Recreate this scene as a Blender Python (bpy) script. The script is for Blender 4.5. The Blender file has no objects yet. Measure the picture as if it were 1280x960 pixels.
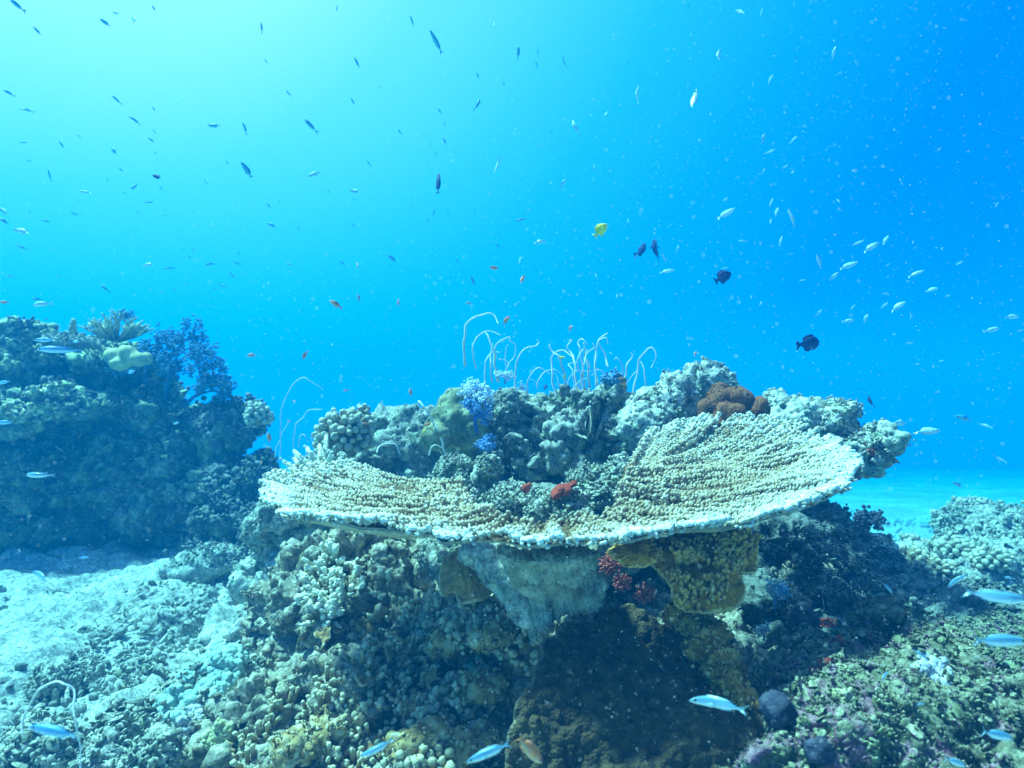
import bpy, bmesh, math, random
import numpy as np
from mathutils import Vector, Matrix, Quaternion
R = math.radians
rng = np.random.default_rng(7)
random.seed(7)
SC = bpy.context.scene
COL = SC.collection

# ------------------------------------------------------------------ camera
F = 830.0                       # focal length in pixels of a 1280 px wide picture
cam_d = bpy.data.cameras.new('camera')
cam_d.sensor_width = 36.0
cam_d.lens = 36.0 * F / 1280.0
cam_d.clip_start = 0.02
cam_d.clip_end = 500
cam_d.dof.use_dof = True
cam_d.dof.focus_distance = 1.65
cam_d.dof.aperture_fstop = 4.5
cam = bpy.data.objects.new('camera', cam_d)
cam.rotation_euler = (R(90), 0, 0)
COL.objects.link(cam)
SC.camera = cam

# ------------------------------------------------------------------ light
SUN_TO = Vector((-0.42, 0.13, 0.90)).normalized()      # towards the sun
GLOW = Vector((-0.66, 0.86, 0.90)).normalized()       # brightest patch of the water surface
SUN_EL = math.asin(SUN_TO.z)
SUN_AZ = math.atan2(SUN_TO.x, SUN_TO.y)
world = bpy.data.worlds.new('World')
SC.world = world
world.use_nodes = True
wn = world.node_tree.nodes; wl = world.node_tree.links
wn.clear()

def nd(nt, typ, **kw):
    n = nt.nodes.new(typ)
    for k, v in kw.items():
        if k.startswith('i_'):
            n.inputs[k[2:].replace('_', ' ')].default_value = v
        else:
            setattr(n, k, v)
    return n

def ramp(nt, src, stops, interp='LINEAR'):
    r = nt.nodes.new('ShaderNodeValToRGB')
    r.color_ramp.interpolation = interp
    el = r.color_ramp.elements
    while len(el) > 1:
        el.remove(el[-1])
    for i, (p, c) in enumerate(stops):
        e = el[0] if i == 0 else el.new(p)
        e.position = p
        e.color = (*c, 1) if len(c) == 3 else c
    nt.links.new(src, r.inputs[0])
    return r.outputs[0]

def math_node(nt, op, a, b=None, clamp=False):
    m = nt.nodes.new('ShaderNodeMath'); m.operation = op; m.use_clamp = clamp
    for i, v in enumerate((a, b)):
        if v is None: continue
        if isinstance(v, (int, float)): m.inputs[i].default_value = v
        else: nt.links.new(v, m.inputs[i])
    return m.outputs[0]

def mix(nt, fac, a, b, mode='MIX'):
    m = nt.nodes.new('ShaderNodeMix'); m.data_type = 'RGBA'; m.blend_type = mode
    for i, v in ((0, fac), (6, a), (7, b)):
        if isinstance(v, (int, float)): m.inputs[i].default_value = v
        elif isinstance(v, tuple): m.inputs[i].default_value = (*v, 1) if len(v) == 3 else v
        else: nt.links.new(v, m.inputs[i])
    return m.outputs[2]

nt = world.node_tree
tc = nd(nt, 'ShaderNodeTexCoord')
dot = nd(nt, 'ShaderNodeVectorMath', operation='DOT_PRODUCT')
dot.inputs[1].default_value = GLOW
nrm = nd(nt, 'ShaderNodeVectorMath', operation='NORMALIZE')
wl.new(tc.outputs['Generated'], nrm.inputs[0])
wl.new(nrm.outputs[0], dot.inputs[0])
# open water colour: bright and pale towards the sun's patch, deeper blue away from it
glow = ramp(nt, dot.outputs['Value'],
            [(0.0, (0.015, 0.025, 0.05)), (0.18, (0.0, 0.06, 0.18)), (0.26, (0.0, 0.20, 0.92)), (0.46, (0.0, 0.24, 1.0)), (0.62, (0.008, 0.43, 1.0)),
             (0.74, (0.035, 0.61, 1.0)), (0.81, (0.12, 0.75, 1.0)), (0.90, (0.32, 0.95, 1.05)), (0.95, (0.62, 1.12, 1.10)), (1.0, (0.85, 1.22, 1.18))])
sep = nd(nt, 'ShaderNodeSeparateXYZ')
wl.new(nrm.outputs[0], sep.inputs[0])
# the deep below is darker
mz = nd(nt, 'ShaderNodeMath', operation='MULTIPLY_ADD'); mz.inputs[1].default_value = 0.5; mz.inputs[2].default_value = 0.5
wl.new(sep.outputs['Z'], mz.inputs[0])
down = ramp(nt, mz.outputs[0], [(0.0, (0.03, 0.06, 0.10)), (0.30, (0.2, 0.3, 0.4)), (0.44, (1, 1, 1)), (1, (1, 1, 1))])
water_col = mix(nt, 1.0, glow, down, 'MULTIPLY')
bg1 = nd(nt, 'ShaderNodeBackground'); bg1.inputs['Strength'].default_value = 0.415
wl.new(water_col, bg1.inputs['Color'])
sky = nd(nt, 'ShaderNodeTexSky', sky_type='NISHITA', sun_disc=False)
sky.sun_elevation = SUN_EL
sky.sun_rotation = SUN_AZ
# straight overhead the real sky shows through the surface
window = ramp(nt, sep.outputs['Z'], [(0.66, (0, 0, 0)), (0.86, (1.0, 0.85, 0.62))])
tint = mix(nt, 1.0, sky.outputs[0], window, 'MULTIPLY')
bg2 = nd(nt, 'ShaderNodeBackground'); bg2.inputs['Strength'].default_value = 0.10
wl.new(tint, bg2.inputs['Color'])
add = nd(nt, 'ShaderNodeAddShader')
wl.new(bg1.outputs[0], add.inputs[0]); wl.new(bg2.outputs[0], add.inputs[1])
wo = nd(nt, 'ShaderNodeOutputWorld')
wl.new(add.outputs[0], wo.inputs['Surface'])

sun_d = bpy.data.lights.new('sun', 'SUN')
sun_d.energy = 5.0
sun_d.angle = R(5)              # light is spread a little by the rippled surface
sun_d.color = (0.62, 1.0, 0.93)
sun = bpy.data.objects.new('sun', sun_d)
sun.rotation_euler = SUN_TO.to_track_quat('Z', 'Y').to_euler()
sun.location = SUN_TO * 12
COL.objects.link(sun)

vs = SC.view_settings
vs.view_transform = 'Standard'; vs.look = 'None'; vs.exposure = 1.28; vs.gamma = 1.0; vs.use_curve_mapping = False
cy = SC.cycles
cy.use_denoising = True
try: cy.denoiser = 'OPENIMAGEDENOISE'
except Exception: pass
cy.max_bounces = 6; cy.diffuse_bounces = 3; cy.glossy_bounces = 2; cy.transmission_bounces = 2; cy.volume_bounces = 1
cy.caustics_reflective = False; cy.caustics_refractive = False

# ------------------------------------------------------------------ helpers
def P(px, py, Y):
    return Vector(((px - 640) / F * Y, Y, (480 - py) / F * Y))

def tag(o, label=None, cat=None, group=None, kind=None):
    if label: o['label'] = label
    if cat: o['category'] = cat
    if group: o['group'] = group
    if kind: o['kind'] = kind
    return o

def _hash(ix, iy, iz, seed):
    h = (ix.astype(np.int64) * 374761393 + iy.astype(np.int64) * 668265263 + iz.astype(np.int64) * 2147483647 + seed * 974634777) & 0xffffffff
    h = ((h ^ (h >> 13)) * 1274126177) & 0xffffffff
    h = ((h ^ (h >> 16)) * 2246822519) & 0xffffffff
    h = h ^ (h >> 15)
    return (h & 0xffffff) / float(0xffffff)

def vnoise(p, seed=0):
    i = np.floor(p); f = p - i
    i = i.astype(np.int64)
    u = f * f * f * (f * (f * 6 - 15) + 10)
    out = 0
    for dx in (0, 1):
        wx = u[:, 0] if dx else 1 - u[:, 0]
        for dy in (0, 1):
            wy = u[:, 1] if dy else 1 - u[:, 1]
            for dz in (0, 1):
                wz = u[:, 2] if dz else 1 - u[:, 2]
                out = out + wx * wy * wz * _hash(i[:, 0] + dx, i[:, 1] + dy, i[:, 2] + dz, seed)
    return out

def fbm(p, octv=4, seed=0, gain=0.5):
    a, s, t = 1.0, 0.0, 0.0
    q = p.copy()
    for k in range(octv):
        s = s + a * vnoise(q, seed + k * 17); t += a
        a *= gain; q = q * 2.03 + 11.7
    return s / t            # 0..1, mean .5

def worley(p, seed=0):
    i = np.floor(p).astype(np.int64); f = p - i
    best = np.full(len(p), 9.0); cid = np.zeros(len(p))
    for dx in (-1, 0, 1):
        for dy in (-1, 0, 1):
            for dz in (-1, 0, 1):
                cx, cyy, cz = i[:, 0] + dx, i[:, 1] + dy, i[:, 2] + dz
                a = _hash(cx, cyy, cz, seed); b = _hash(cx, cyy, cz, seed + 1); c = _hash(cx, cyy, cz, seed + 2)
                d = (dx + a - f[:, 0]) ** 2 + (dy + b - f[:, 1]) ** 2 + (dz + c - f[:, 2]) ** 2
                m = d < best
                best = np.where(m, d, best); cid = np.where(m, _hash(cx, cyy, cz, seed + 5), cid)
    return np.sqrt(best), cid

def smooth(a, b, x):
    t = np.clip((x - a) / (b - a), 0, 1)
    return t * t * (3 - 2 * t)

def mesh_from(name, V, Fc, attrs=None, shade=True):
    """V (n,3), Fc list of faces or (m,k) array"""
    me = bpy.data.meshes.new(name)
    V = np.asarray(V, dtype=np.float32)
    if isinstance(Fc, np.ndarray):
        k = Fc.shape[1]; m = len(Fc)
        me.vertices.add(len(V)); me.vertices.foreach_set('co', V.ravel())
        me.loops.add(m * k); me.loops.foreach_set('vertex_index', Fc.astype(np.int32).ravel())
        me.polygons.add(m); me.polygons.foreach_set('loop_start', np.arange(0, m * k, k, dtype=np.int32))
        me.update(calc_edges=True)
    else:
        me.from_pydata(V.tolist(), [], Fc)
    if attrs:
        for k_, a in attrs.items():
            at = me.attributes.new(k_, 'FLOAT', 'POINT')
            at.data.foreach_set('value', np.asarray(a, dtype=np.float32))
    if shade:
        me.polygons.foreach_set('use_smooth', np.ones(len(me.polygons), dtype=bool))
    me.update()
    return me

def link(name, me, m=None, parent=None, origin=None):
    """link a mesh given in world coordinates; its origin goes to its base (or to its parent's origin)"""
    o = bpy.data.objects.new(name, me)
    n = len(me.vertices)
    co = np.empty(n * 3, dtype=np.float32); me.vertices.foreach_get('co', co); co = co.reshape(-1, 3)
    if parent is None:
        if origin is None:
            origin = Vector((float(co[:, 0].mean()), float(co[:, 1].mean()), float(co[:, 2].min())))
        o.location = origin
    else:
        origin = parent.matrix_world.translation if parent.parent else parent.location
        o.parent = parent
    me.vertices.foreach_set('co', (co - np.array(origin[:], dtype=np.float32)).ravel())
    me.update()
    if m: me.materials.append(m)
    COL.objects.link(o)
    return o

def normals(me):
    a = np.empty(len(me.vertices) * 3, dtype=np.float32)
    me.vertex_normals.foreach_get('vector', a)
    return a.reshape(-1, 3)

def coords(me):
    a = np.empty(len(me.vertices) * 3, dtype=np.float32)
    me.vertices.foreach_get('co', a)
    return a.reshape(-1, 3)

_ico = {}
def ico(sub):
    if sub not in _ico:
        bm = bmesh.new(); bmesh.ops.create_icosphere(bm, subdivisions=sub, radius=1)
        v = np.array([x.co[:] for x in bm.verts]); f = np.array([[q.index for q in x.verts] for x in bm.faces])
        bm.free(); _ico[sub] = (v, f)
    return _ico[sub]

class Soup:
    """collects triangle/quad pieces that belong to ONE object"""
    def __init__(s): s.V = []; s.T = []; s.n = 0; s.A = []
    def add(s, V, T, a=0.0):
        s.V.append(np.asarray(V, float)); s.T.append(np.asarray(T) + s.n); s.n += len(V)
        s.A.append(np.broadcast_to(np.asarray(a, float), (len(V),)).copy())
    def blob(s, c, r, sub=1, a=0.0, rot=None):
        v, f = ico(sub); v = v * np.asarray(r)
        if rot is not None: v = v @ np.array((rot.to_matrix() if isinstance(rot, Quaternion) else rot)).T
        s.add(v + np.asarray(c), f, a)
    def tube(s, pts, rad, seg=6, a0=0.0, a1=1.0, cap=True):
        pts = np.asarray(pts, float); n = len(pts)
        rad = np.broadcast_to(np.asarray(rad, float), (n,)).copy()
        d = np.gradient(pts, axis=0); d /= np.linalg.norm(d, axis=1)[:, None] + 1e-9
        up = np.array([0, 0, 1.0]) if abs(d[0, 2]) < 0.9 else np.array([0, 1.0, 0])
        u = np.cross(d[0], up); u /= np.linalg.norm(u)
        V = []; al = []
        ang = np.arange(seg) * 2 * math.pi / seg
        for i in range(n):
            u = u - d[i] * np.dot(u, d[i]); u /= np.linalg.norm(u) + 1e-9
            w = np.cross(d[i], u)
            V.append(pts[i] + rad[i] * (np.cos(ang)[:, None] * u + np.sin(ang)[:, None] * w))
            al += [a0 + (a1 - a0) * i / (n - 1)] * seg
        T = []
        for i in range(n - 1):
            for k in range(seg):
                a, b = i * seg + k, i * seg + (k + 1) % seg
                T.append((a, b, b + seg)); T.append((a, b + seg, a + seg))
        V = np.vstack(V)
        if cap:
            V = np.vstack([V, pts[-1] + d[-1] * rad[-1] * 0.8, pts[0]])
            e = len(V) - 2; al += [a1, a0]
            for k in range(seg):
                T.append(((n - 1) * seg + k, (n - 1) * seg + (k + 1) % seg, e))
                T.append(((k + 1) % seg, k, e + 1))
        s.add(V, T, al)
    def mesh(s, name, attr='tip'):
        return mesh_from(name, np.vstack(s.V), np.vstack(s.T), {attr: np.concatenate(s.A)})

# ------------------------------------------------------------------ materials
def new_mat(name):
    m = bpy.data.materials.new(name); m.use_nodes = True
    b = m.node_tree.nodes['Principled BSDF']
    b.inputs['Roughness'].default_value = 0.85
    b.inputs['Specular IOR Level'].default_value = 0.15
    return m, m.node_tree, b

def noise_n(nt, vec, scale, detail=4, rough=0.6, dist=0.0):
    n = nd(nt, 'ShaderNodeTexNoise'); n.inputs['Scale'].default_value = scale
    n.inputs['Detail'].default_value = detail; n.inputs['Roughness'].default_value = rough
    n.inputs['Distortion'].default_value = dist
    nt.links.new(vec, n.inputs['Vector'])
    return n.outputs['Fac']

def voro_n(nt, vec, scale, out='Distance', feature='F1'):
    n = nd(nt, 'ShaderNodeTexVoronoi', feature=feature); n.inputs['Scale'].default_value = scale
    nt.links.new(vec, n.inputs['Vector'])
    return n.outputs[out]

def rock_mat(name, a, b, c, d, accent=None, acc_amt=0.62, scale=1.0, bump=0.75, dust=(0.46, 0.46, 0.40), dust_amt=0.3):
    """a pale crust, b mid turf, c dark turf, d algae tint, accent = small encrusting patches"""
    m, nt, bs = new_mat(name)
    o = nd(nt, 'ShaderNodeTexCoord').outputs['Object']
    n1 = noise_n(nt, o, 5 * scale, 6, 0.68)
    n2 = noise_n(nt, o, 23 * scale, 5, 0.7)
    n3 = noise_n(nt, o, 11 * scale, 5, 0.62, 0.6)
    n4 = noise_n(nt, o, 110 * scale, 3, 0.7)
    col = ramp(nt, n1, [(0.34, c), (0.46, b), (0.56, a), (0.66, b)])
    col = mix(nt, ramp(nt, n2, [(0.40, (0, 0, 0)), (0.60, (1, 1, 1))]), mix(nt, 0.75, col, b), col)
    col = mix(nt, ramp(nt, n3, [(0.52, (0, 0, 0)), (0.62, (0.75, 0.75, 0.75))]), col, d)
    at = nd(nt, 'ShaderNodeAttribute', attribute_name='var')
    col = mix(nt, ramp(nt, at.outputs['Fac'], [(0.55, (0, 0, 0)), (1.0, (0.7, 0.7, 0.7))]), col, a)
    col = mix(nt, ramp(nt, at.outputs['Fac'], [(0.0, (0.6, 0.6, 0.6)), (0.35, (0, 0, 0))]), col, c)
    if accent:
        n5 = noise_n(nt, o, 8.3 * scale, 3, 0.7, 1.0)
        col = mix(nt, ramp(nt, n5, [(acc_amt, (0, 0, 0)), (acc_amt + 0.04, (0.85, 0.85, 0.85))]), col, accent)
    if name == 'rubble_sand':          # broad darker patches of turf and rubble
        n6 = noise_n(nt, o, 0.9, 6, 0.72, 0.8)
        col = mix(nt, ramp(nt, n6, [(0.44, (0.85, 0.85, 0.85)), (0.56, (0, 0, 0))]), col, (0.22, 0.24, 0.20))
    # settled sand on the parts that face up
    g = nd(nt, 'ShaderNodeNewGeometry')
    s = nd(nt, 'ShaderNodeSeparateXYZ'); nt.links.new(g.outputs['Normal'], s.inputs[0])
    up = math_node(nt, 'ADD', s.outputs['Z'], math_node(nt, 'MULTIPLY', n2, 0.8))
    dm = ramp(nt, up, [(0.75, (0, 0, 0)), (1.25, (dust_amt,) * 3)])
    col = mix(nt, dm, col, dust)
    v = ramp(nt, n4, [(0.3, (0.55, 0.55, 0.55)), (0.7, (1.25, 1.25, 1.25))])
    col = mix(nt, 1.0, col, v, 'MULTIPLY')
    v2 = ramp(nt, noise_n(nt, o, 48 * scale, 4, 0.75), [(0.36, (0.45, 0.45, 0.45)), (0.50, (1, 1, 1)), (0.64, (1.5, 1.5, 1.5))])
    col = mix(nt, 1.0, col, v2, 'MULTIPLY')
    nt.links.new(col, bs.inputs['Base Color'])
    h = math_node(nt, 'ADD', math_node(nt, 'MULTIPLY', n4, 0.5), math_node(nt, 'MULTIPLY', n2, 1.0))
    bp = nd(nt, 'ShaderNodeBump'); bp.inputs['Strength'].default_value = bump; bp.inputs['Distance'].default_value = 0.012
    nt.links.new(h, bp.inputs['Height']); nt.links.new(bp.outputs[0], bs.inputs['Normal'])
    return m

def coral_mat(name, base, tip, spec=0.15, bump=0.35, fine=160, var=0.25, attr='tip', mid=None, ramp_pos=(0.2, 0.95)):
    """base colour running to a tip colour along the tip attribute, mottled, with fine polyp bumps"""
    m, nt, bs = new_mat(name)
    bs.inputs['Specular IOR Level'].default_value = spec
    o = nd(nt, 'ShaderNodeTexCoord').outputs['Object']
    at = nd(nt, 'ShaderNodeAttribute', attribute_name=attr)
    st = [(ramp_pos[0], base)] + ([(sum(ramp_pos) / 2, mid)] if mid else []) + [(ramp_pos[1], tip)]
    col = ramp(nt, at.outputs['Fac'], st)
    n = noise_n(nt, o, fine * 0.15, 5, 0.75)
    v = ramp(nt, n, [(0.3, (1 - var * 1.5,) * 3), (0.7, (1 + var * 1.3,) * 3)])
    col = mix(nt, 1.0, col, v, 'MULTIPLY')
    nt.links.new(col, bs.inputs['Base Color'])
    w = math_node(nt, 'ADD', voro_n(nt, o, fine), math_node(nt, 'MULTIPLY', n, -1.2))
    bp = nd(nt, 'ShaderNodeBump'); bp.inputs['Strength'].default_value = bump; bp.inputs['Distance'].default_value = 0.004
    bp.invert = True
    nt.links.new(w, bp.inputs['Height']); nt.links.new(bp.outputs[0], bs.inputs['Normal'])
    return m

def plain_mat(name, col, rough=0.6, spec=0.3):
    m, nt, bs = new_mat(name)
    o = nd(nt, 'ShaderNodeTexCoord').outputs['Object']
    n = noise_n(nt, o, 60, 3)
    v = ramp(nt, n, [(0.3, (0.85,) * 3), (0.7, (1.12,) * 3)])
    nt.links.new(mix(nt, 1.0, col, v, 'MULTIPLY'), bs.inputs['Base Color'])
    bs.inputs['Roughness'].default_value = rough
    bs.inputs['Specular IOR Level'].default_value = spec
    return m

M = {}
M['rock'] = rock_mat('reef_rock', (0.50, 0.49, 0.42), (0.22, 0.23, 0.19), (0.06, 0.07, 0.06), (0.16, 0.24, 0.13), (0.30, 0.20, 0.22), 0.66)
M['slope'] = rock_mat('slope_rock', (0.50, 0.44, 0.33), (0.26, 0.21, 0.13), (0.07, 0.06, 0.04), (0.30, 0.20, 0.09), (0.32, 0.20, 0.20), 0.62, dust=(0.52, 0.50, 0.43), dust_amt=0.35)
M['rock_pale'] = rock_mat('pale_crusted_rock', (0.70, 0.68, 0.60), (0.42, 0.42, 0.36), (0.12, 0.14, 0.12), (0.26, 0.38, 0.24), (0.42, 0.30, 0.36), 0.66, dust=(0.60, 0.60, 0.53), dust_amt=0.35, bump=.8)
M['rock_dark'] = rock_mat('shaded_turf_rock', (0.24, 0.25, 0.22), (0.09, 0.10, 0.09), (0.025, 0.03, 0.03), (0.07, 0.11, 0.08), (0.12, 0.07, 0.09), 0.66, dust=(0.34, 0.36, 0.32), dust_amt=0.35)  # darker copy of the reef rock, shade put into its colour
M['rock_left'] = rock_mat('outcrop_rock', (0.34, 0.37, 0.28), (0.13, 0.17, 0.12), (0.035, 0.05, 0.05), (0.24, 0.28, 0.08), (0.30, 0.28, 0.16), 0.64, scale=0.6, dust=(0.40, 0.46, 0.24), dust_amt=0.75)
M['rock_algae'] = rock_mat('algae_covered_rock', (0.34, 0.33, 0.22), (0.13, 0.12, 0.07), (0.04, 0.05, 0.03), (0.12, 0.16, 0.05), (0.26, 0.10, 0.17), 0.56, dust=(0.30, 0.30, 0.22), dust_amt=0.25)
M['sand'] = rock_mat('rubble_sand', (0.70, 0.69, 0.62), (0.50, 0.50, 0.44), (0.22, 0.23, 0.19), (0.42, 0.44, 0.34), (0.40, 0.36, 0.26), 0.70, scale=1.2, dust=(0.66, 0.65, 0.58), dust_amt=0.35, bump=0.8)
M['rubble'] = rock_mat('coral_rubble', (0.62, 0.60, 0.52), (0.36, 0.36, 0.30), (0.14, 0.15, 0.12), (0.30, 0.33, 0.22), (0.45, 0.36, 0.2), 0.66, scale=1.5, dust=(0.52, 0.51, 0.45), dust_amt=0.35, bump=.8)

# ------------------------------------------------------------------ rock builder
def rock_mass(name, blobs, voxel, mat, amp=1.0, seed=0, knob=1.0, fine=True, pits=1.0, parent=None, flat=None):
    """blobs = (px, py, Y, rx, ry, rz) in the photograph's pixels at depth Y with radii in metres"""
    V = []; T = []; n = 0
    v0, f0 = ico(3)
    for b in blobs:
        if len(b) == 6:
            c = P(*b[:3]); r = b[3:6]
        else:
            c = P(*b[:3]); r = (b[3],) * 3
        V.append(v0 * np.array(r) + np.array(c[:])); T.append(f0 + n); n += len(v0)
    me = mesh_from('tmp', np.vstack(V), np.vstack(T))
    o = bpy.data.objects.new('tmp', me); COL.objects.link(o)
    md = o.modifiers.new('r', 'REMESH'); md.mode = 'VOXEL'; md.voxel_size = voxel
    dg = bpy.context.evaluated_depsgraph_get(); dg.update()
    me2 = bpy.data.meshes.new_from_object(o.evaluated_get(dg))
    bpy.data.objects.remove(o); bpy.data.meshes.remove(me)
    me2.polygons.foreach_set('use_smooth', np.ones(len(me2.polygons), dtype=bool))
    for a in list(me2.attributes):
        pass
    co = coords(me2).astype(float); nr = normals(me2)
    # large shape
    off = np.stack([fbm(co * 4.0, 3, seed + 1), fbm(co * 4.0, 3, seed + 2), fbm(co * 4.0, 3, seed + 3)], 1) - 0.5
    co = co + off * 0.17 * amp
    f1, c1 = worley(co * 7.5, seed + 4)
    k1 = 1 - np.clip(f1 * 1.15, 0, 1) ** 2
    co = co + nr * ((k1 - 0.5) * 0.055 * amp * knob)[:, None]
    me2.vertices.foreach_set('co', co.astype(np.float32).ravel()); me2.update()
    nr = normals(me2)
    f2, c2 = worley(co * 19 + 3 + off * 3, seed + 9)
    k2 = 1 - np.clip(f2 * 1.15, 0, 1) ** 2
    rd = 1 - np.abs(fbm(co * 13, 4, seed + 60, .6) * 2 - 1) * 2.2
    k2 = np.where(vnoise(co * 6, seed + 61) > .5, k2 * .55 + rd * .45, rd * .8 + k2 * .2)
    crev = smooth(.86, .98, 1 - np.abs(fbm(co * 5.5, 3, seed + 62) * 2 - 1))
    r1 = 1 - np.abs(vnoise(co * 9, seed + 20) * 2 - 1)
    pit = smooth(0.82, 0.97, r1) * smooth(0.45, 0.6, vnoise(co * 5, seed + 21))
    d = (k2 - 0.5) * 0.036 * amp * knob - pit * 0.06 * pits * amp - crev * .035 * amp
    d = d + (fbm(co * 30, 3, seed + 30) - 0.5) * 0.045 * amp
    co = co + nr * d[:, None]
    var = c2 * 0.6 + c1 * 0.4
    if fine:
        me2.vertices.foreach_set('co', co.astype(np.float32).ravel()); me2.update()
        nr = normals(me2)
        f3, c3 = worley(co * 52 + 7, seed + 12)
        k3 = 1 - np.clip(f3 * 1.1, 0, 1) ** 2
        msk = smooth(0.35, 0.6, vnoise(co * 8, seed + 40))
        co = co + nr * ((k3 - 0.4) * 0.009 * (msk * .8 + .2) * knob + (fbm(co * 75, 3, seed + 70) - .5) * .018)[:, None]
        var = var * 0.7 + c3 * 0.3
    me2.vertices.foreach_set('co', co.astype(np.float32).ravel())
    at = me2.attributes.new('var', 'FLOAT', 'POINT'); at.data.foreach_set('value', var.astype(np.float32))
    me2.materials.clear()
    me2.update(); me2.name = name
    return link(name, me2, mat, parent)

def ray(px, py):
    """where the view through a photograph pixel meets what is built so far"""
    dg = bpy.context.evaluated_depsgraph_get()
    d = P(px, py, 1.0).normalized()
    ok, loc, nor, idx, ob, _ = SC.ray_cast(dg, Vector((0, 0, 0)), d)
    return (loc, nor, ob) if ok else (None, None, None)
# ================================================================== SETTING
# seabed: one sheet, finer near the reef
def seabed_z(x, y):
    p = np.stack([x, y, np.zeros_like(x)], 1)
    z = np.full(len(x), -0.93)
    z = z - 0.42 * smooth(0.7, 2.6, x) * smooth(1.8, 3.2, y)
    z = z + 0.22 * smooth(5, 9, y) * (fbm(p * 0.6, 3, 55) - 0.5)
    z = z - 0.11 * np.maximum(0, y - 4.3)
    z = z + 0.10 * (fbm(p * 1.3, 3, 50) - 0.5) + 0.10 * (fbm(p * 5, 4, 51) - 0.5) * (0.35 + smooth(-0.0, -1.0, x))
    return z
nx, ny = 640, 560
ux = np.linspace(-4.4, 4.4, nx); uy = np.linspace(-2.2, 4.6, ny)
gx, gy = np.meshgrid(-0.6 + 1.0 * np.sinh(ux), 1.9 + 1.0 * np.sinh(uy))
gx, gy = gx.ravel(), gy.ravel()
gz = seabed_z(gx, gy)
near = smooth(7, 3, np.hypot(gx, gy - 2))
pp = np.stack([gx, gy, gz], 1)
w1, cc1 = worley(np.stack([gx * 9, gy * 9, gz * 9], 1), 60)
w2, cc2 = worley(np.stack([gx * 24, gy * 24, gz * 24], 1), 63)
patch = smooth(0.30, 0.52, fbm(pp * 2.2, 3, 66)) * near
patch = patch * (0.25 + 0.75 * smooth(0.8, -0.2, gx))
gz = gz + patch * (0.05 * (1 - np.clip(w1 * 1.2, 0, 1) ** 2) + 0.022 * (1 - np.clip(w2 * 1.2, 0, 1) ** 2)) + near * 0.008 * (fbm(pp * 40, 2, 70) - 0.5)
idx = np.arange(nx * ny).reshape(ny, nx)
quads = np.stack([idx[:-1, :-1].ravel(), idx[:-1, 1:].ravel(), idx[1:, 1:].ravel(), idx[1:, :-1].ravel()], 1)
me = mesh_from('seabed', np.stack([gx, gy, gz], 1), quads, {'var': 0.45 + 0.25 * (cc1 - 0.5) * patch + 0.3 * (cc2 - 0.5) * patch})
seabed = link('seabed', me, M['sand'], origin=Vector((0, 0, -0.93)))
tag(seabed, 'pale sand and rubble sea floor spreading round the reef', kind='structure')

# the reef slope everything in the middle grows on
slope = rock_mass('reef_slope', [
    (405, 800, 2.10, .26, .30, .30), (470, 770, 1.95, .25, .3, .22), (560, 860, 1.85, .30, .3, .34), (650, 850, 1.72, .28, .3, .32),
    (470, 930, 1.62, .26, .28, .24), (340, 960, 1.62, .20, .24, .18), (560, 990, 1.42, .24, .2, .22), (700, 1000, 1.45, .24, .3, .22), (800, 930, 1.65, .30, .3, .34),
    (380, 1060, 1.38, .22, .2, .2), (280, 900, 2.0, .16, .3, .16), (640, 760, 2.2, .5, .4, .28), (880, 760, 2.2, .4, .4, .25), (900, 950, 1.8, .3, .3, .35),
    (640, 940, 1.9, .5, .5, .5), (900, 900, 2.2, .6, .5, .5)], 0.0068, M['slope'], 1.0, 100)
tag(slope, 'broken reef slope of turf covered rock under the corals', kind='structure')

# ================================================================== ROCKS
def rock(name, blobs, voxel, mat, label, cat='rock', **kw):
    return tag(rock_mass(name, blobs, voxel, mat, **kw), label, cat)

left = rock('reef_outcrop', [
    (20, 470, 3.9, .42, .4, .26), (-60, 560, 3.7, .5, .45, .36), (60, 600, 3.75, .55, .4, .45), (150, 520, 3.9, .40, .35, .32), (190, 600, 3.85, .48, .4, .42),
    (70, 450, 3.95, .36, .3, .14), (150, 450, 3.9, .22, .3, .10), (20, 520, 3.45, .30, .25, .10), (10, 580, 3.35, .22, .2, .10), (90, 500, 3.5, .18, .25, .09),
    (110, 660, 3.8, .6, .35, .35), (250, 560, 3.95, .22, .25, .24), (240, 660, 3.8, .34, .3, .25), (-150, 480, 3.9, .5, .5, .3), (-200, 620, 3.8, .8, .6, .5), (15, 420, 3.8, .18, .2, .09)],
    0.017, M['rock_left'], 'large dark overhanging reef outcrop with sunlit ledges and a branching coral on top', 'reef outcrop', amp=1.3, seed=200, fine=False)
left2 = rock('reef_outcrop', [
    (285, 545, 3.7, .16, .2, .16), (310, 535, 3.7, .10, .15, .12), (275, 610, 3.6, .22, .2, .16), (300, 650, 3.5, .18, .2, .18), (240, 620, 3.7, .2, .2, .2), (290, 690, 3.5, .25, .2, .12), (335, 660, 3.4, .12, .2, .14), (322, 600, 3.55, .10, .15, .14), (355, 690, 3.2, .14, .2, .10), (390, 715, 3.0, .12, .2, .08)],
    0.014, M['rock_left'], 'smaller rounded reef outcrop with a knobby coral on its crest', 'reef outcrop', amp=0.9, seed=230, fine=False)
back_left = rock('reef_rock', [
    (500, 560, 2.75, .22, .2, .17), (470, 580, 2.7, .20, .2, .17), (545, 560, 2.7, .18, .2, .14), (430, 610, 2.6, .18, .2, .16), (560, 630, 2.6, .3, .2, .2), (400, 650, 2.5, .22, .25, .14), (470, 700, 2.5, .3, .3, .16), (375, 680, 2.6, .12, .2, .1)],
    0.011, M['rock'], 'hazy low rock ridge behind the left wing of the table coral', amp=0.85, seed=240)
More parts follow.
